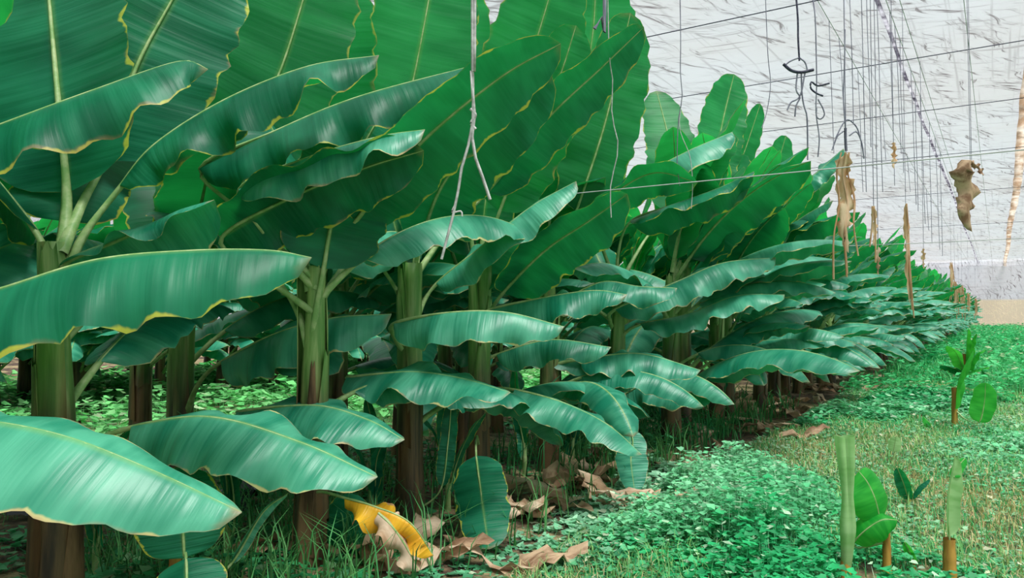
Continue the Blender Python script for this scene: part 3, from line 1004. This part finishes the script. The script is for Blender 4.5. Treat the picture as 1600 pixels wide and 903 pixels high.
def shoot_stem(p, h, r0, r1, mat='ochre', lean=(0, 0)):
    z = np.linspace(-0.03, h, 8)
    c = np.stack([lean[0] * z / h, lean[1] * z / h, z], axis=1)
    V, F = tube(c, np.linspace(r0, r1, 8) * (1 + 0.06 * np.sin(np.arange(8) * 2.1)), 8)
    return link('stem', mesh_np('shoot_stem', V, F, [M[mat]]), p)


def depth_of(pt):
    return (Vector(pt) - CAM).dot(FWD)


s1, g = shoot(1322, 905, 'tall pale shoot with a tightly furled upright leaf, nearest in the aisle')
d = depth_of(g)
shoot_stem(s1, 0.14, 0.025, 0.02)
zt = at(1325, 685, d).z
n, m = 26, 18
rows = []
for i in range(n):
    t = i / (n - 1)
    z = 0.02 + (zt - 0.02) * t
    R = float(np.interp(t, [0, .12, .35, .58, .8, 1.0], [.018, .024, .036, .024, .036, .044]))
    row = []
    for j in range(m):
        a = 2 * math.pi * j / m
        groove = 0.8 * math.exp(-(min(a, 2 * math.pi - a) / 0.45) ** 2) * min(1, t * 1.6)
        rr = R * (1 - groove)
        q = -FLAT * (-math.cos(a)) * -1 * rr + RIGHT * math.sin(a) * rr
        row.append((q.x + 0.012 * math.sin(t * 3), q.y, z + (0.012 * abs(math.sin(a)) if i == n - 1 else 0)))
    rows.append(row)
V = np.array(rows).reshape(-1, 3)
F = np.array([(i * m + j, i * m + (j + 1) % m, (i + 1) * m + (j + 1) % m, (i + 1) * m + j) for i in range(n - 1) for j in range(m)], dtype=np.int32)
uv = np.stack([np.repeat(np.linspace(0, .9, n), m), np.tile(0.5 + 0.4 * np.cos(np.linspace(0, 6.28, m)), n)], axis=1)
link('furled_leaf', mesh_np('furled_leaf', V, F, [M['leaf_pale']], uv), s1)
s2, g = shoot(1386, 893, 'young shoot with ochre stem and two broad bright green leaves in the aisle')
d = depth_of(g)
shoot_stem(s2, 0.21, 0.022, 0.016)
set_leaf(s2, A((1376, 812, d), (1368, 780, d), (1356, 754, d + .02), (1342, 736, d + .03)), 0.11, 0.11, -68, 18, 18, 14, 0.008, 'leaf_young', seed=3, rib=0.008, zatt=0.2, shape=2.4)
set_leaf(s2, A((1334, 848, d), (1352, 828, d - .03), (1378, 812, d - .04), (1402, 812, d - .04)), 0.085, 0.085, -40, 40, 30, 30, 0.006, 'leaf_young', seed=4, rib=0.009, zatt=0.13)
s3, g = shoot(1484, 892, 'young shoot with a rusty red stub and one upright spindle leaf')
d = depth_of(g)
shoot_stem(s3, 0.15, 0.032, 0.026)
set_leaf(s3, A((1482, 838, d), (1480, 800, d), (1483, 760, d), (1492, 712, d)), 0.055, 0.06, 62, 35, 35, 30, 0.006, 'leaf_pale', seed=5, rib=0.008, zatt=0.12)
set_leaf(s3, A((1490, 745, d), (1497, 728, d + .02), (1508, 715, d + .03)), 0.03, 0.03, -40, 30, 30, 20, 0.004, 'leaf_young', seed=6, rib=0.005, petiole=False)
s4, g = shoot(1492, 668, 'taller young shoot with several glossy leaves, halfway down the aisle')
d = depth_of(g)
shoot_stem(s4, 0.42, 0.035, 0.025)
set_leaf(s4, A((1492, 640, d), (1496, 600, d), (1505, 575, d), (1520, 548, d)), 0.13, 0.13, 40, 30, 20, 15, 0.01, 'leaf_young', seed=7, rib=0.012, zatt=0.3)
set_leaf(s4, A((1530, 660, d - .2), (1538, 630, d - .2), (1540, 598, d - .2)), 0.12, 0.12, -70, 15, 15, 10, 0.01, 'leaf_young', seed=8, rib=0.012, zatt=0.2)
set_leaf(s4, A((1478, 690, d), (1460, 668, d), (1442, 650, d)), 0.11, 0.11, -40, 25, 25, 15, 0.01, 'leaf_young', seed=9, rib=0.012, zatt=0.2)
set_leaf(s4, A((1505, 690, d), (1520, 680, d), (1535, 700, d)), 0.1, 0.1, -40, 25, 25, 15, 0.01, 'leaf', seed=10, rib=0.012, zatt=0.2)
s5, g = shoot(1508, 598, 'far cluster shoot with spreading bright leaves, down the aisle by the end wall')
d = depth_of(g)
shoot_stem(s5, 0.5, 0.04, 0.03)
for i, (dx, dy, m) in enumerate(((-28, -45, 'leaf_young'), (32, -40, 'leaf_young'), (5, -72, 'leaf_young'), (-38, -15, 'leaf'), (38, -12, 'leaf_young'), (18, -65, 'leaf_young'))):
    set_leaf(s5, A((1508, 585, d), (1508 + dx * .5, 585 + dy * .75, d - .1), (1508 + dx, 585 + dy, d - .2)), 0.13, 0.13, 20, 25, 25, 15, 0.015, m, seed=30 + i, rib=0.014, zatt=0.3)
s6, g = shoot(1428, 884, 'tiny pointed green shoot beside the rusty stub')
d = depth_of(g)
shoot_stem(s6, 0.03, 0.01, 0.008)
set_leaf(s6, A((1430, 882, d), (1422, 865, d), (1413, 846, d)), 0.025, 0.025, 60, 40, 40, 20, 0.003, 'leaf_young', seed=12, rib=0.005, petiole=False)
s7, g = shoot(1420, 785, 'dark green low shoot among the weeds behind the broad-leaved one')
d = depth_of(g)
shoot_stem(s7, 0.05, 0.012, 0.009)
set_leaf(s7, A((1420, 780, d), (1412, 755, d), (1402, 730, d)), 0.05, 0.05, 50, 30, 30, 15, 0.005, 'leaf', seed=13, rib=0.006, petiole=False)
set_leaf(s7, A((1422, 780, d), (1435, 760, d), (1452, 748, d)), 0.05, 0.05, 20, 30, 30, 15, 0.005, 'leaf', seed=14, rib=0.006, petiole=False)
s8, g = shoot(1395, 720, 'slim shoot with one small upright pale leaf in the middle of the aisle')
d = depth_of(g)
shoot_stem(s8, 0.12, 0.012, 0.007, 'midrib', (0.03, 0.02))
set_leaf(s8, A((1396, 706, d), (1398, 694, d), (1400, 682, d)), 0.05, 0.05, -60, 15, 15, 10, 0.004, 'leaf_pale', seed=15, rib=0.006, petiole=False)
# hanging sucker leaf in the left foreground, and the green stub at the first stem
s9, g = shoot(272, 985, 'dark broad sucker leaf in the left foreground, below the lowest pale leaf')
d = depth_of(g)
shoot_stem(s9, 0.35, 0.03, 0.02)
set_leaf(s9, A((288, 872, 2.72), (283, 800, 2.75), (272, 730, 2.85)), 0.16, 0.16, -60, 14, 14, 10, 0.01, 'leaf', seed=16, rib=0.012, zatt=0.2)
set_leaf(s9, A((290, 872, 2.7), (292, 930, 2.6), (296, 990, 2.55)), 0.13, 0.13, -70, 14, 14, 10, 0.01, 'leaf', seed=17, rib=0.012, zatt=0.25)
set_leaf(s9, A((360, 880, 2.9), (410, 800, 3.0), (450, 770, 3.1)), 0.035, 0.035, 30, 30, 30, 15, 0.006, 'leaf_lower', seed=18, rib=0.012, zatt=0.1)
s10, g = shoot(95, 960, 'cut green sucker stub against the thick far-left stem')
shoot_stem(s10, 0.32, 0.075, 0.06, 'sheath')
set_leaf(s10, A((92, 835, depth_of(g)), (100, 870, depth_of(g) - .05), (118, 915, depth_of(g) - .07)), 0.03, 0.03, -60, 20, 20, 10, 0.003, 'leaf_pale', seed=19, rib=0.012, petiole=False)

def sucker_leaf(seed):
    n = 14
    t = np.linspace(0, 1, n)
    r = random.Random(seed)
    b = r.uniform(0.1, 0.5)
    c = np.stack([b * t ** 2 * 0.7, 0.05 * np.sin(t * 3 + seed), t * (0.75 - 0.35 * b * t)], axis=1)
    V, F, uv, N = leaf_geom(c, np.tile([[-1.0, 0, 0.6]], (n, 1)), 0.055, 0.055, 18, 18, 15, 0.012, seed, n, 3)
    RV, RF = rib_geom(c, N, 0.008, 0.002)
    return mesh_np('sucker_blade', V, F, [M['leaf']], uv), mesh_np('sucker_rib', RV, RF, [M['midrib']])


SUCK = [sucker_leaf(s) for s in range(4)]
SUCK_AT = ((700, 800, 'between the brown stem and the hanging leaf'), (820, 745, 'left of the litter heap below the sloping leaf'), (895, 735, 'behind the pale dry leaf in the litter'),
           (1040, 690, 'at the weed edge right of the slumped grey-green leaf'), (1130, 655, 'far along at the weed edge under low leaves'), (355, 860, 'in the shade left of the dark stem'), (580, 820, 'behind the yellow dying leaf'),
           (150, 900, 'beside the far-left stem, behind the lowest pale leaf'))
for i, (px, py, where) in enumerate(SUCK_AT):
    g = ground_at(px, py)
    p = empty('banana_sucker', (g.x, g.y, 0))
    tag(p, 'slender narrow-leaved sucker ' + where, 'banana sucker', 'suckers at the foot of the row')
    shoot_stem(p, 0.25, 0.022, 0.012, 'midrib')
    for j in range(4):
        bl, rb = SUCK[(i + j) % 4]
        o = link('leaf', bl, p)
        o.location = (0, 0, 0.08 + 0.05 * j)
        o.rotation_euler = (0, 0, j * 1.9 + i)
        q = rng.uniform(0.6, 0.95)
        o.scale = (q, q, q)
        link('midrib', rb, o)

# ------------------------------------------------------------------ dry leaves
def dry_mesh(seed, L, w, curl):
    r = random.Random(seed)
    n = 12
    t = np.linspace(0, 1, n)
    c = np.stack([t * L - L / 2, 0.12 * L * np.sin(t * 3 + r.uniform(0, 3)), 0.05 + 0.10 * L * np.abs(np.sin(t * r.uniform(2, 6) + r.uniform(0, 3)))], axis=1)
    N = np.tile(np.array([[0, r.uniform(-.6, .6), 1.0]]), (n, 1))
    V, F, uv, _ = leaf_geom(c, N, w, w * r.uniform(.4, 1), r.uniform(-50, 40), r.uniform(-40, 60), curl, 0.05, seed, n, 3, 3, 2.0)
    V[:, 2] -= V[:, 2].min() - 0.004
    return mesh_np('dry_leaf', V, F, [M['dry'] if seed % 2 else M['dry_pale']], uv)


DRY = [dry_mesh(s, 0.34 + 0.05 * s, 0.07 + 0.012 * (s % 3), 30) for s in range(8)]
spots = []
for px, py, s, sc_ in ((640, 885, 0, 1.2), (598, 872, 5, 1.0), (560, 880, 1, .9), (835, 785, 4, 1.3), (905, 770, 7, 1.2), (930, 745, 3, 1.1),
                       (985, 790, 2, 1.0), (955, 800, 6, .9), (820, 805, 1, 1.1), (880, 800, 3, .9), (1010, 740, 5, 1.0), (1090, 690, 2, 1.0),
                       (1140, 665, 4, 1.2), (700, 870, 3, 1.0), (740, 885, 6, .9), (410, 880, 1, 1.0), (440, 860, 7, 1.0), (1240, 635, 2, 1.0)):
    g = ground_at(px, py)
    spots.append((g.x, g.y, s, sc_))
for i in range(80):
    yy = rng.uniform(1.4, 16)
    spots.append((-2.55 + rng.gauss(0.15, 0.38), yy, rng.randrange(8), rng.uniform(0.7, 1.15)))
for i, (x, y, s, q) in enumerate(spots):
    o = link('dry_leaf', DRY[s])
    o.location = (x, y, float(gz(np.float64(x), np.float64(y))))
    o.rotation_euler = (rng.uniform(-.25, .25), rng.uniform(-.25, .25), rng.uniform(0, 6.28))
    o.scale = (q, q, q)
    if i == 0:
        tag(o, 'pale grey-brown dry leaf lying below the yellow dying leaf', 'dry leaf', 'dry leaves littering the foot of the row')
    else:
        tag(o, 'crumpled brown dry leaf in the litter along the foot of the row', 'dry leaf', 'dry leaves littering the foot of the row')

# ------------------------------------------------------------------ strings and hanging scraps
def d_on(px, x):
    u = (px - 800) / F_PX
    return x / (-math.sin(YAW) + math.cos(YAW) * u)


def z_at(py, D, px=1300):
    return at(px, py, D).z


def top_of(px, x):
    p = at(px, 200, d_on(px, x))
    return (x, p.y, ROOF - 0.31)


# near twine in front of the tall leaves
d = d_on(738, WX)
tw = empty('hanging_twine', top_of(738, WX))
tag(tw, 'pale frayed twine hanging in front of the nearest tall leaves', 'twine', 'strings hanging from the roof wire')


def rel(o, pts):
    b = Vector(o.location)
    return [tuple(Vector(p) - b) for p in pts]


line_object('strand', rel(tw, [top_of(738, WX), at(738, 20, d), at(739, 120, d), at(738, 200, d), at(722, 260, d), at(712, 320, d), at(690, 405, d)]), 0.0065, M['twine'], None, None, n=40, parent=tw)
line_object('strand', rel(tw, [top_of(738, WX), at(742, 20, d), at(737, 110, d), at(742, 190, d), at(737, 225, d), at(752, 270, d), at(766, 312, d)]), 0.0075, M['twine'], None, None, n=40, parent=tw)
line_object('knot', rel(tw, [at(735, 170, d), at(743, 180, d), at(736, 192, d), at(743, 202, d)]), 0.007, M['twine'], None, None, n=16, parent=tw)
line_object('frayed_end', rel(tw, [at(712, 318, d), at(706, 332, d), at(720, 330, d), at(722, 338, d)]), 0.004, M['twine'], None, None, n=14, parent=tw)

d = d_on(952, WX)
line_object('hanging_string', [top_of(952, WX), at(950, 20, d), at(957, 120, d), at(956, 180, d), at(966, 230, d), at(954, 290, d), at(955, 340, d)], 0.0035, M['twine'],
            'thin pale string hanging before the tall leaf left of the open net', 'string', 'strings hanging from the roof wire', n=40)
g = at(936, 15, d)
line_object('ribbon_scrap', [top_of(944, WX), at(945, 5, d), at(938, 22, d), at(929, 45, d)], [0.004] * 8 + [0.008] * 8 + [0.012] * 8, M['string'],
            'short dark ribbon scrap at the top, beside the tallest leaves', 'ribbon', n=24)
d = d_on(1063, WX)
s3o = empty('hanging_string', top_of(1063, WX))
tag(s3o, 'dark string with two loose ends over the round-tipped leaf', 'string', 'strings hanging from the roof wire')
line_object('strand', rel(s3o, [top_of(1063, WX), at(1063, 20, d), at(1063, 110, d), at(1066, 150, d), at(1060, 190, d), at(1058, 250, d), at(1062, 290, d)]), 0.0035, M['string'], None, None, n=40, parent=s3o)
line_object('strand', rel(s3o, [at(1066, 150, d), at(1062, 200, d), at(1078, 245, d), at(1082, 290, d), at(1080, 326, d)]), 0.003, M['twine'], None, None, n=30, parent=s3o)
d = d_on(1200, WX)
line_object('hanging_string', [top_of(1200, WX), at(1199, 70, d), at(1204, 130, d), at(1198, 175, d), at(1190, 200, d)], 0.004, M['string'],
            'short thin string ending in mid-air left of the bar hanger', 'string', 'strings hanging from the roof wire', n=30)

# bar hanger with dangling loops
d = d_on(1246, WX)
h = empty('bar_hanger', top_of(1246, WX))
tag(h, 'dark curved bar hanger with dangling string ends under the net', 'hanger')
line_object('hanging_cord', rel(h, [top_of(1246, WX), at(1246, 20, d), at(1247, 60, d), at(1249, 95, d)]), 0.011, M['hanger'], None, None, n=14, parent=h)
line_object('bar', rel(h, [at(1224, 100, d), at(1236, 110, d), at(1252, 113, d), at(1271, 109, d)]), 0.018, M['hanger'], None, None, n=14, sides=8, parent=h)
for pts in ([(1249, 90), (1236, 95), (1226, 102)], [(1249, 90), (1258, 98), (1262, 112)],
            [(1246, 112), (1244, 140), (1250, 152), (1244, 165), (1242, 182)], [(1252, 113), (1253, 145), (1256, 165), (1261, 185), (1262, 250)], [(1258, 113), (1250, 150), (1236, 160), (1230, 172)]):
    line_object('dangling_end', rel(h, [at(a, b, d) for a, b in pts]), 0.009, M['string'], None, None, n=18, parent=h)
d = d_on(1275, WX)
h = empty('hook_hanger', top_of(1275, WX))
tag(h, 'string with a hook and a closed loop right of the bar hanger', 'hanger')
line_object('hanging_cord', rel(h, [top_of(1275, WX), at(1273, 20, d), at(1275, 70, d), at(1276, 130, d), at(1275, 175, d), at(1280, 215, d), at(1278, 245, d)]), 0.008, M['string'], None, None, n=30, parent=h)
line_object('hook', rel(h, [at(1296, 130, d), at(1278, 134, d), at(1268, 128, d), at(1267, 138, d), at(1276, 146, d), at(1286, 150, d)]), 0.012, M['hanger'], None, None, n=24, parent=h)
line_object('loop', rel(h, [at(1278, 155, d), at(1286, 170, d), at(1288, 180, d), at(1282, 186, d), at(1276, 182, d), at(1276, 168, d)]), 0.009, M['string'], None, None, n=24, parent=h)

# plain strings along the wire, getting closer together with distance
PX = [1303, 1318, 1336, 1347, 1353, 1363, 1377, 1385, 1399, 1406, 1414, 1422, 1430, 1437, 1444, 1451, 1458, 1466, 1474]
END = [240, 190, 195, 300, 300, 230, 300, 250, 290, 240, 270, 300, 320, 330, 350, 360, 380, 390, 400]
for i, (px, pe) in enumerate(zip(PX, END)):
    wx = WX if px < 1330 or i % 4 == 3 else -1.15
    d = d_on(px, wx)
    w = 6 * math.sin(i * 2.3)
    tp, bt = Vector(top_of(px, wx)), at(px + w * .4, pe, d)
    line_object('hanging_string', [tp, tp.lerp(bt, .35) + RIGHT * .01 * w / 6, tp.lerp(bt, .7), bt], 0.0025 + 0.00022 * d, M['string'],
                'straight grey string hanging from the roof wire over the row', 'string', 'plain strings hanging in a line over the row', n=14)
d = d_on(1322, WX) + 0.3
h = empty('stick_hanger', at(1321, 235, d))
tag(h, 'dark stick with drooping cord loops, tan dry leaf below it', 'hanger')
line_object('stick', rel(h, [at(1321, 200, d), at(1321, 215, d), at(1322, 236, d)]), 0.02, M['hanger'], None, None, n=10, sides=8, parent=h)
for pts in ([(1306, 215), (1316, 195), (1325, 187), (1338, 198), (1344, 215)], [(1327, 212), (1338, 206), (1346, 222), (1350, 248)], [(1321, 200), (1318, 150), (1320, 80), (1320, -60)], [(1318, 205), (1308, 214), (1300, 235)]):
    line_object('cord', rel(h, [at(a, b, d) for a, b in pts]), 0.011, M['string'], None, None, n=20, parent=h)


def hang_strip(name, pts, d, w, mat, label, seed, cat='dry leaf', group=None, fold=40, strands=0):
    """A dried leaf hanging on its string: twisted blade plus loose fibres."""
    o = empty(name, at(pts[0][0], pts[0][1], d))
    tag(o, label, cat, group)
    r = random.Random(seed)
    c = catmull([tuple(at(a, b, d + r.uniform(-.04, .04))) for a, b in pts], 22)
    N = np.tile(-AWAY[None, :], (22, 1)) + np.array(RIGHT)[None, :] * np.linspace(-.6, .6, 22)[:, None]
    V, F, uv, _ = leaf_geom(c, N, w * .7, w * .6, fold, fold * .7, 50, 0.08, seed, 22, 4, 1.6, 4.0)
    b = np.array(o.location)
    link('blade', mesh_np('dried_blade', V - b, F, [M[mat]], uv), o)
    for s in range(strands):
        off = np.array(RIGHT) * r.uniform(-w, w)
        cc = c + off[None, :] * np.linspace(0.3, 1, 22)[:, None] + np.array([0, 0, -1])[None, :] * (np.linspace(0, 1, 22) ** 2 * r.uniform(0, 0.25))[:, None]
        TV, TF = tube(cc, 0.006 + 0.0003 * d, 4)
        link('fibre', mesh_np('fibre', TV - b, TF, [M[mat]]), o)
    p0 = Vector(at(pts[0][0], pts[0][1], d))
    TV, TF = tube(np.array([p0, p0 * .5 + Vector((p0.x, p0.y, ROOF - 0.3)) * .5, (p0.x, p0.y, ROOF - 0.3)]) - b, 0.0035, 4)
    link('cord', mesh_np('cord', TV, TF, [M['string']]), o)
    return o


G = 'dried scraps hanging over the row'
SX = -1.0
d = d_on(1322, SX)
hang_strip('dried_leaf', [(1322, 238), (1318, 270), (1326, 310), (1322, 350), (1326, 395)], d, 0.13, 'tan_strip', 'orange-tan dried leaf with fibres hanging below the dark stick', 1, group=G, strands=4)
hang_strip('dried_leaf', [(1415, 318), (1417, 360), (1418, 410), (1422, 475)], d_on(1418, SX), 0.07, 'tan_strip', 'long narrow tan strip hanging lowest over the row', 2, group=G, strands=2)
hang_strip('dried_leaf', [(1365, 322), (1367, 350), (1366, 385)], d_on(1366, SX), 0.05, 'tan_strip', 'short tan strip hanging left of the long narrow one', 3, group=G, strands=2)
hang_strip('dried_leaf', [(1372, 385), (1372, 405), (1373, 430)], d_on(1372, SX), 0.045, 'dry_pale', 'small tan scrap low among the leaf tips', 4, group=G)
hang_strip('dried_leaf', [(1443, 388), (1443, 405), (1444, 420)], d_on(1443, SX), 0.06, 'tan_strip', 'tiny tan scrap right of the long narrow strip', 5, group=G)
hang_strip('dried_leaf', [(1396, 222), (1398, 240), (1397, 264)], d_on(1397, SX), 0.07, 'tan_strip', 'small brown scrap caught high against the net', 6, group=G)
hang_strip('dried_leaf', [(1518, 250), (1504, 268), (1516, 295), (1512, 330), (1519, 362)], 9.6, 0.24, 'dry', 'large curled brown dried leaf hanging alone over the aisle', 7, group=None, fold=35)
hang_strip('dried_leaf', [(1516, 252), (1530, 262), (1538, 274)], 9.65, 0.09, 'dry', 'small curled flap hooked on top of the large dried leaf', 8, group=None, fold=60)
for i, (px, a, b, D, w) in enumerate(((1492, 440, 490, 30, .16), (1503, 446, 495, 34, .18), (1486, 410, 470, 28, .12), (1513, 458, 492, 42, .2), (1498, 450, 480, 38, .2), (1524, 466, 494, 50, .2))):
    hang_strip('dried_leaf', [(px, a), (px + 2, (a + b) / 2), (px + 1, b)], D, w, 'tan_strip', 'tan dried scrap in the cluster at the far end of the row', 20 + i, group='dried scraps at the far end of the row', strands=2)

# black mulch film bunched behind the first stem
g0 = ground_at(165, 850)
n, m = 16, 9
t = np.linspace(-0.7, 0.7, n)
V = []
for i in range(n):
    for j in range(m):
        s = j / (m - 1) * 2 - 1
        V.append((t[i], 0.22 * s, 0.02 + 0.16 * (1 - s * s) * (0.7 + 0.3 * math.sin(i * 1.9)) + 0.02 * math.sin(i * 2.7 + j * 1.9)))
F = np.array([(i * m + j, (i + 1) * m + j, (i + 1) * m + j + 1, i * m + j + 1) for i in range(n - 1) for j in range(m - 1)], dtype=np.int32)
o = link('mulch_film', mesh_np('mulch_film', np.array(V), F, [M['plastic']]))
o.location = (g0.x - 0.5, g0.y + 0.5, 0)
o.rotation_euler = (0, 0, YAW)
tag(o, 'crumpled black plastic film on the soil behind the far-left stem', 'plastic film')

# ------------------------------------------------------------------ weeds and grass (nobody could count them)
def smooth_noise(x, y, s, seed):
    r = np.random.default_rng(seed)
    tot = np.zeros_like(x)
    for k in range(6):
        a = r.uniform(0, 6.28)
        f = s * r.uniform(0.6, 1.7)
        tot += np.sin((x * math.cos(a) + y * math.sin(a)) * f + r.uniform(0, 6.28))
    return tot / 6


def in_frame(x, y, marg=0.30):
    dx, dy = x - CAM.x, y - CAM.y
    D = dx * FLAT.x + dy * FLAT.y
    L = dx * RIGHT.x + dy * RIGHT.y
    u = L / np.maximum(D, 0.01)
    ok = (D > 2.2) & (np.abs(u) < 800 / F_PX + marg)
    for cx, cy in CLEAR:
        ok &= (x - cx) ** 2 + (y - cy) ** 2 > 0.2 ** 2 * (0.6 + 0.4 * np.sin(np.arctan2(y - cy, x - cx) * 3 + cx))
    return ok, D


def weed_patch(name, xr, yr, count, label, kmin, dens, hmax, cols, seed, size=(0.009, 0.027)):
    r = np.random.default_rng(seed)
    x = r.uniform(xr[0], xr[1], count * 4)
    y = yr[0] + (yr[1] - yr[0]) * r.uniform(0, 1, count * 4) ** dens
    nz = smooth_noise(x, y, 2.3, 3)
    ok, D = in_frame(x, y)
    keep = ok & (nz + r.uniform(-.35, .35, len(x)) > kmin)
    x, y, D, nz = [q[keep][:count] for q in (x, y, D, nz)]
    n = len(x)
    hump = np.clip((nz - kmin) * 1.8, 0.08, 1) * np.clip(0.75 + 0.9 * smooth_noise(x, y, 9.0, 31), 0.25, 1.4)
    z = hmax * hump * r.uniform(0.25, 1.0, n) + gz(x, y)
    rad_ = r.uniform(size[0], size[1], n) * np.clip(D / 6.0, 1.0, 3.2)
    az = r.uniform(0, 6.28, n)
    tl = r.uniform(0, 0.65, n)
    nx, ny, nn = np.sin(tl) * np.cos(az), np.sin(tl) * np.sin(az), np.cos(tl)
    N = np.stack([nx, ny, nn], 1)
    ref = np.tile([[1.0, 0, 0]], (n, 1))
    U = np.cross(N, ref)
    U /= np.linalg.norm(U, axis=1, keepdims=True)
    W = np.cross(N, U)
    K = 7
    a0 = r.uniform(0, 6.28, n)
    P = np.stack([x, y, z], 1)
    ring = []
    for k in range(K):
        a = a0 + 6.28 * k / K
        rr = rad_ * (0.82 + 0.36 * (k % 2)) * (0.45 if k == 0 else 1)
        ring.append(P + (rr * np.cos(a))[:, None] * U + (rr * np.sin(a))[:, None] * W + N * (rad_ * 0.25)[:, None])
    # centre, ring, and the foot of the stalk
    foot = P - np.stack([0.02 * np.cos(az), 0.02 * np.sin(az), np.maximum(z - gz(x, y), 0) + 0.005], 1)
    side = np.array(RIGHT)[None, :] * 0.0022
    V = np.stack([P] + ring + [foot - side, foot + side], 1)
    F0 = [(0, 1 + k, 1 + (k + 1) % K) for k in range(K)] + [(0, K + 1, K + 2)]
    F = (np.arange(n)[:, None, None] * (K + 3) + np.array(F0)[None]).reshape(-1, 3)
    c = np.array(cols)
    w = np.clip(0.5 + 0.55 * smooth_noise(x, y, 1.7, 9) * 1.6 + r.uniform(-.3, .3, n), 0, 1)
    col = c[0][None] * (1 - w)[:, None] + c[1][None] * w[:, None]
    odd = r.uniform(0, 1, n)
    col[odd > 0.93] = c[2]
    col *= r.uniform(0.6, 1.3, n)[:, None]
    tint = np.repeat(np.concatenate([col, np.ones((n, 1))], 1)[:, None, :], K + 3, 1).reshape(-1, 4)
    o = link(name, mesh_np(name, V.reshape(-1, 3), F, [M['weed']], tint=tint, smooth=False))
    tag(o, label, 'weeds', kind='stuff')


def grass_patch(name, xr, yr, count, label, kmin, dens, hr, cols, seed, sign=1, wid=0.0025):
    r = np.random.default_rng(seed)
    x = r.uniform(xr[0], xr[1], count * 4)
    y = yr[0] + (yr[1] - yr[0]) * r.uniform(0, 1, count * 4) ** dens
    nz = sign * smooth_noise(x, y, 2.3, 3)
    ok, D = in_frame(x, y)
    keep = ok & (nz + r.uniform(-.4, .4, len(x)) > kmin)
    x, y, D = [q[keep][:count] for q in (x, y, D)]
    n = len(x)
    h = r.uniform(hr[0], hr[1], n)
    az = r.uniform(0, 6.28, n)
    ln = r.uniform(0.2, 1.0, n) * h
    w = wid * np.clip(D / 4.5, 1, 4)
    P = np.stack([x, y, gz(x, y) - 0.004], 1)
    dr = np.stack([np.cos(az), np.sin(az), np.zeros(n)], 1)
    sd = np.stack([-np.sin(az), np.cos(az), np.zeros(n)], 1) * w[:, None]
    up = np.array([[0, 0, 1.0]])
    m1 = P + dr * (0.3 * ln)[:, None] + up * (0.6 * h)[:, None]
    tip = P + dr * ln[:, None] + up * (0.85 * h)[:, None]
    V = np.stack([P - sd, P + sd, m1 + sd * .8, m1 - sd * .8, tip], 1)
    F = (np.arange(n)[:, None, None] * 5 + np.array([(0, 1, 2), (0, 2, 3), (3, 2, 4)])[None]).reshape(-1, 3)
    c = np.array(cols)
    w2 = np.clip(0.5 + 0.9 * smooth_noise(x, y, 2.9, 21) + r.uniform(-.35, .35, n), 0, 1)
    col = (c[0][None] * (1 - w2)[:, None] + c[1][None] * w2[:, None]) * r.uniform(0.7, 1.25, n)[:, None]
    tint = np.repeat(np.concatenate([col, np.ones((n, 1))], 1)[:, None, :], 5, 1).reshape(-1, 4)
    o = link(name, mesh_np(name, V.reshape(-1, 3), F, [M['grass']], tint=tint, smooth=False))
    tag(o, label, 'grass', kind='stuff')


GREENS = [(0.03, 0.46, 0.16), (0.30, 0.74, 0.42), (0.5, 0.74, 0.5)]
weed_patch('mallow_weeds', (-1.95, 1.6), (2.2, 13), 38000, 'low round-leaved green weeds carpeting the aisle', -0.08, 1.5, 0.17, GREENS, 1)
weed_patch('mallow_weeds', (-2.3, -1.5), (2.4, 5.5), 2600, 'pale weeds creeping over the litter near the yellow leaf', -0.3, 1.0, 0.13, [(0.06, 0.42, 0.18), (0.35, 0.68, 0.44), (0.6, 0.72, 0.5)], 13, (0.014, 0.034))
weed_patch('mallow_weeds', (-1.95, 1.6), (2.2, 13), 12000, 'scattered small pale weeds in the straw around the shoots', -0.9, 1.3, 0.06, [(0.10, 0.46, 0.20), (0.40, 0.66, 0.42), (0.7, 0.72, 0.5)], 3, (0.010, 0.022))
weed_patch('mallow_weeds', (-1.85, -0.9), (3.4, 10), 8000, 'dense mounds of round-leaved weeds along the foot of the row', -0.15, 1.1, 0.28, GREENS, 2)
weed_patch('mallow_weeds', (-2.0, 3.2), (12, 78), 26000, 'green weeds carpeting the far aisle down to the end wall', -0.5, 1.5, 0.34, [(0.02, 0.42, 0.13), (0.10, 0.60, 0.22), (0.45, 0.6, 0.35)], 4)
weed_patch('mallow_weeds', (-13.5, -4.7), (-4, 24), 34000, 'bright green weeds in the next aisle, glimpsed between the stems', -0.7, 1.0, 0.3, [(0.10, 0.55, 0.14), (0.30, 0.70, 0.28), (0.5, 0.7, 0.4)], 5, (0.02, 0.045))
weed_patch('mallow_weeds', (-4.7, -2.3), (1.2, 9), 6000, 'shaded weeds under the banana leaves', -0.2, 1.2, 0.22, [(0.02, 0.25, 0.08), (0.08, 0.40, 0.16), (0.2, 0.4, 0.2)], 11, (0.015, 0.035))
grass_patch('grass', (-1.9, 1.8), (2.2, 16), 31000, 'fine green grass growing between the weeds of the aisle', -0.6, 1.4, (0.04, 0.13), [(0.05, 0.40, 0.12), (0.32, 0.55, 0.18)], 6)
grass_patch('dry_grass', (-1.9, 1.8), (2.2, 14), 31000, 'straw-yellow dry grass in the open patches of the aisle', 0.0, 1.5, (0.02, 0.09), [(0.48, 0.42, 0.17), (0.72, 0.62, 0.36)], 7, -1)
grass_patch('grass', (-2.0, 3.2), (14, 76), 18000, 'green grass of the far aisle', -0.6, 1.3, (0.12, 0.35), [(0.03, 0.42, 0.12), (0.12, 0.58, 0.18)], 8)
grass_patch('bed_grass', (-3.8, -2.1), (1.8, 10), 3200, 'thin green grass at the foot of the banana stems', -0.3, 1.2, (0.12, 0.4), [(0.03, 0.24, 0.07), (0.14, 0.40, 0.12)], 9, 1, 0.004)
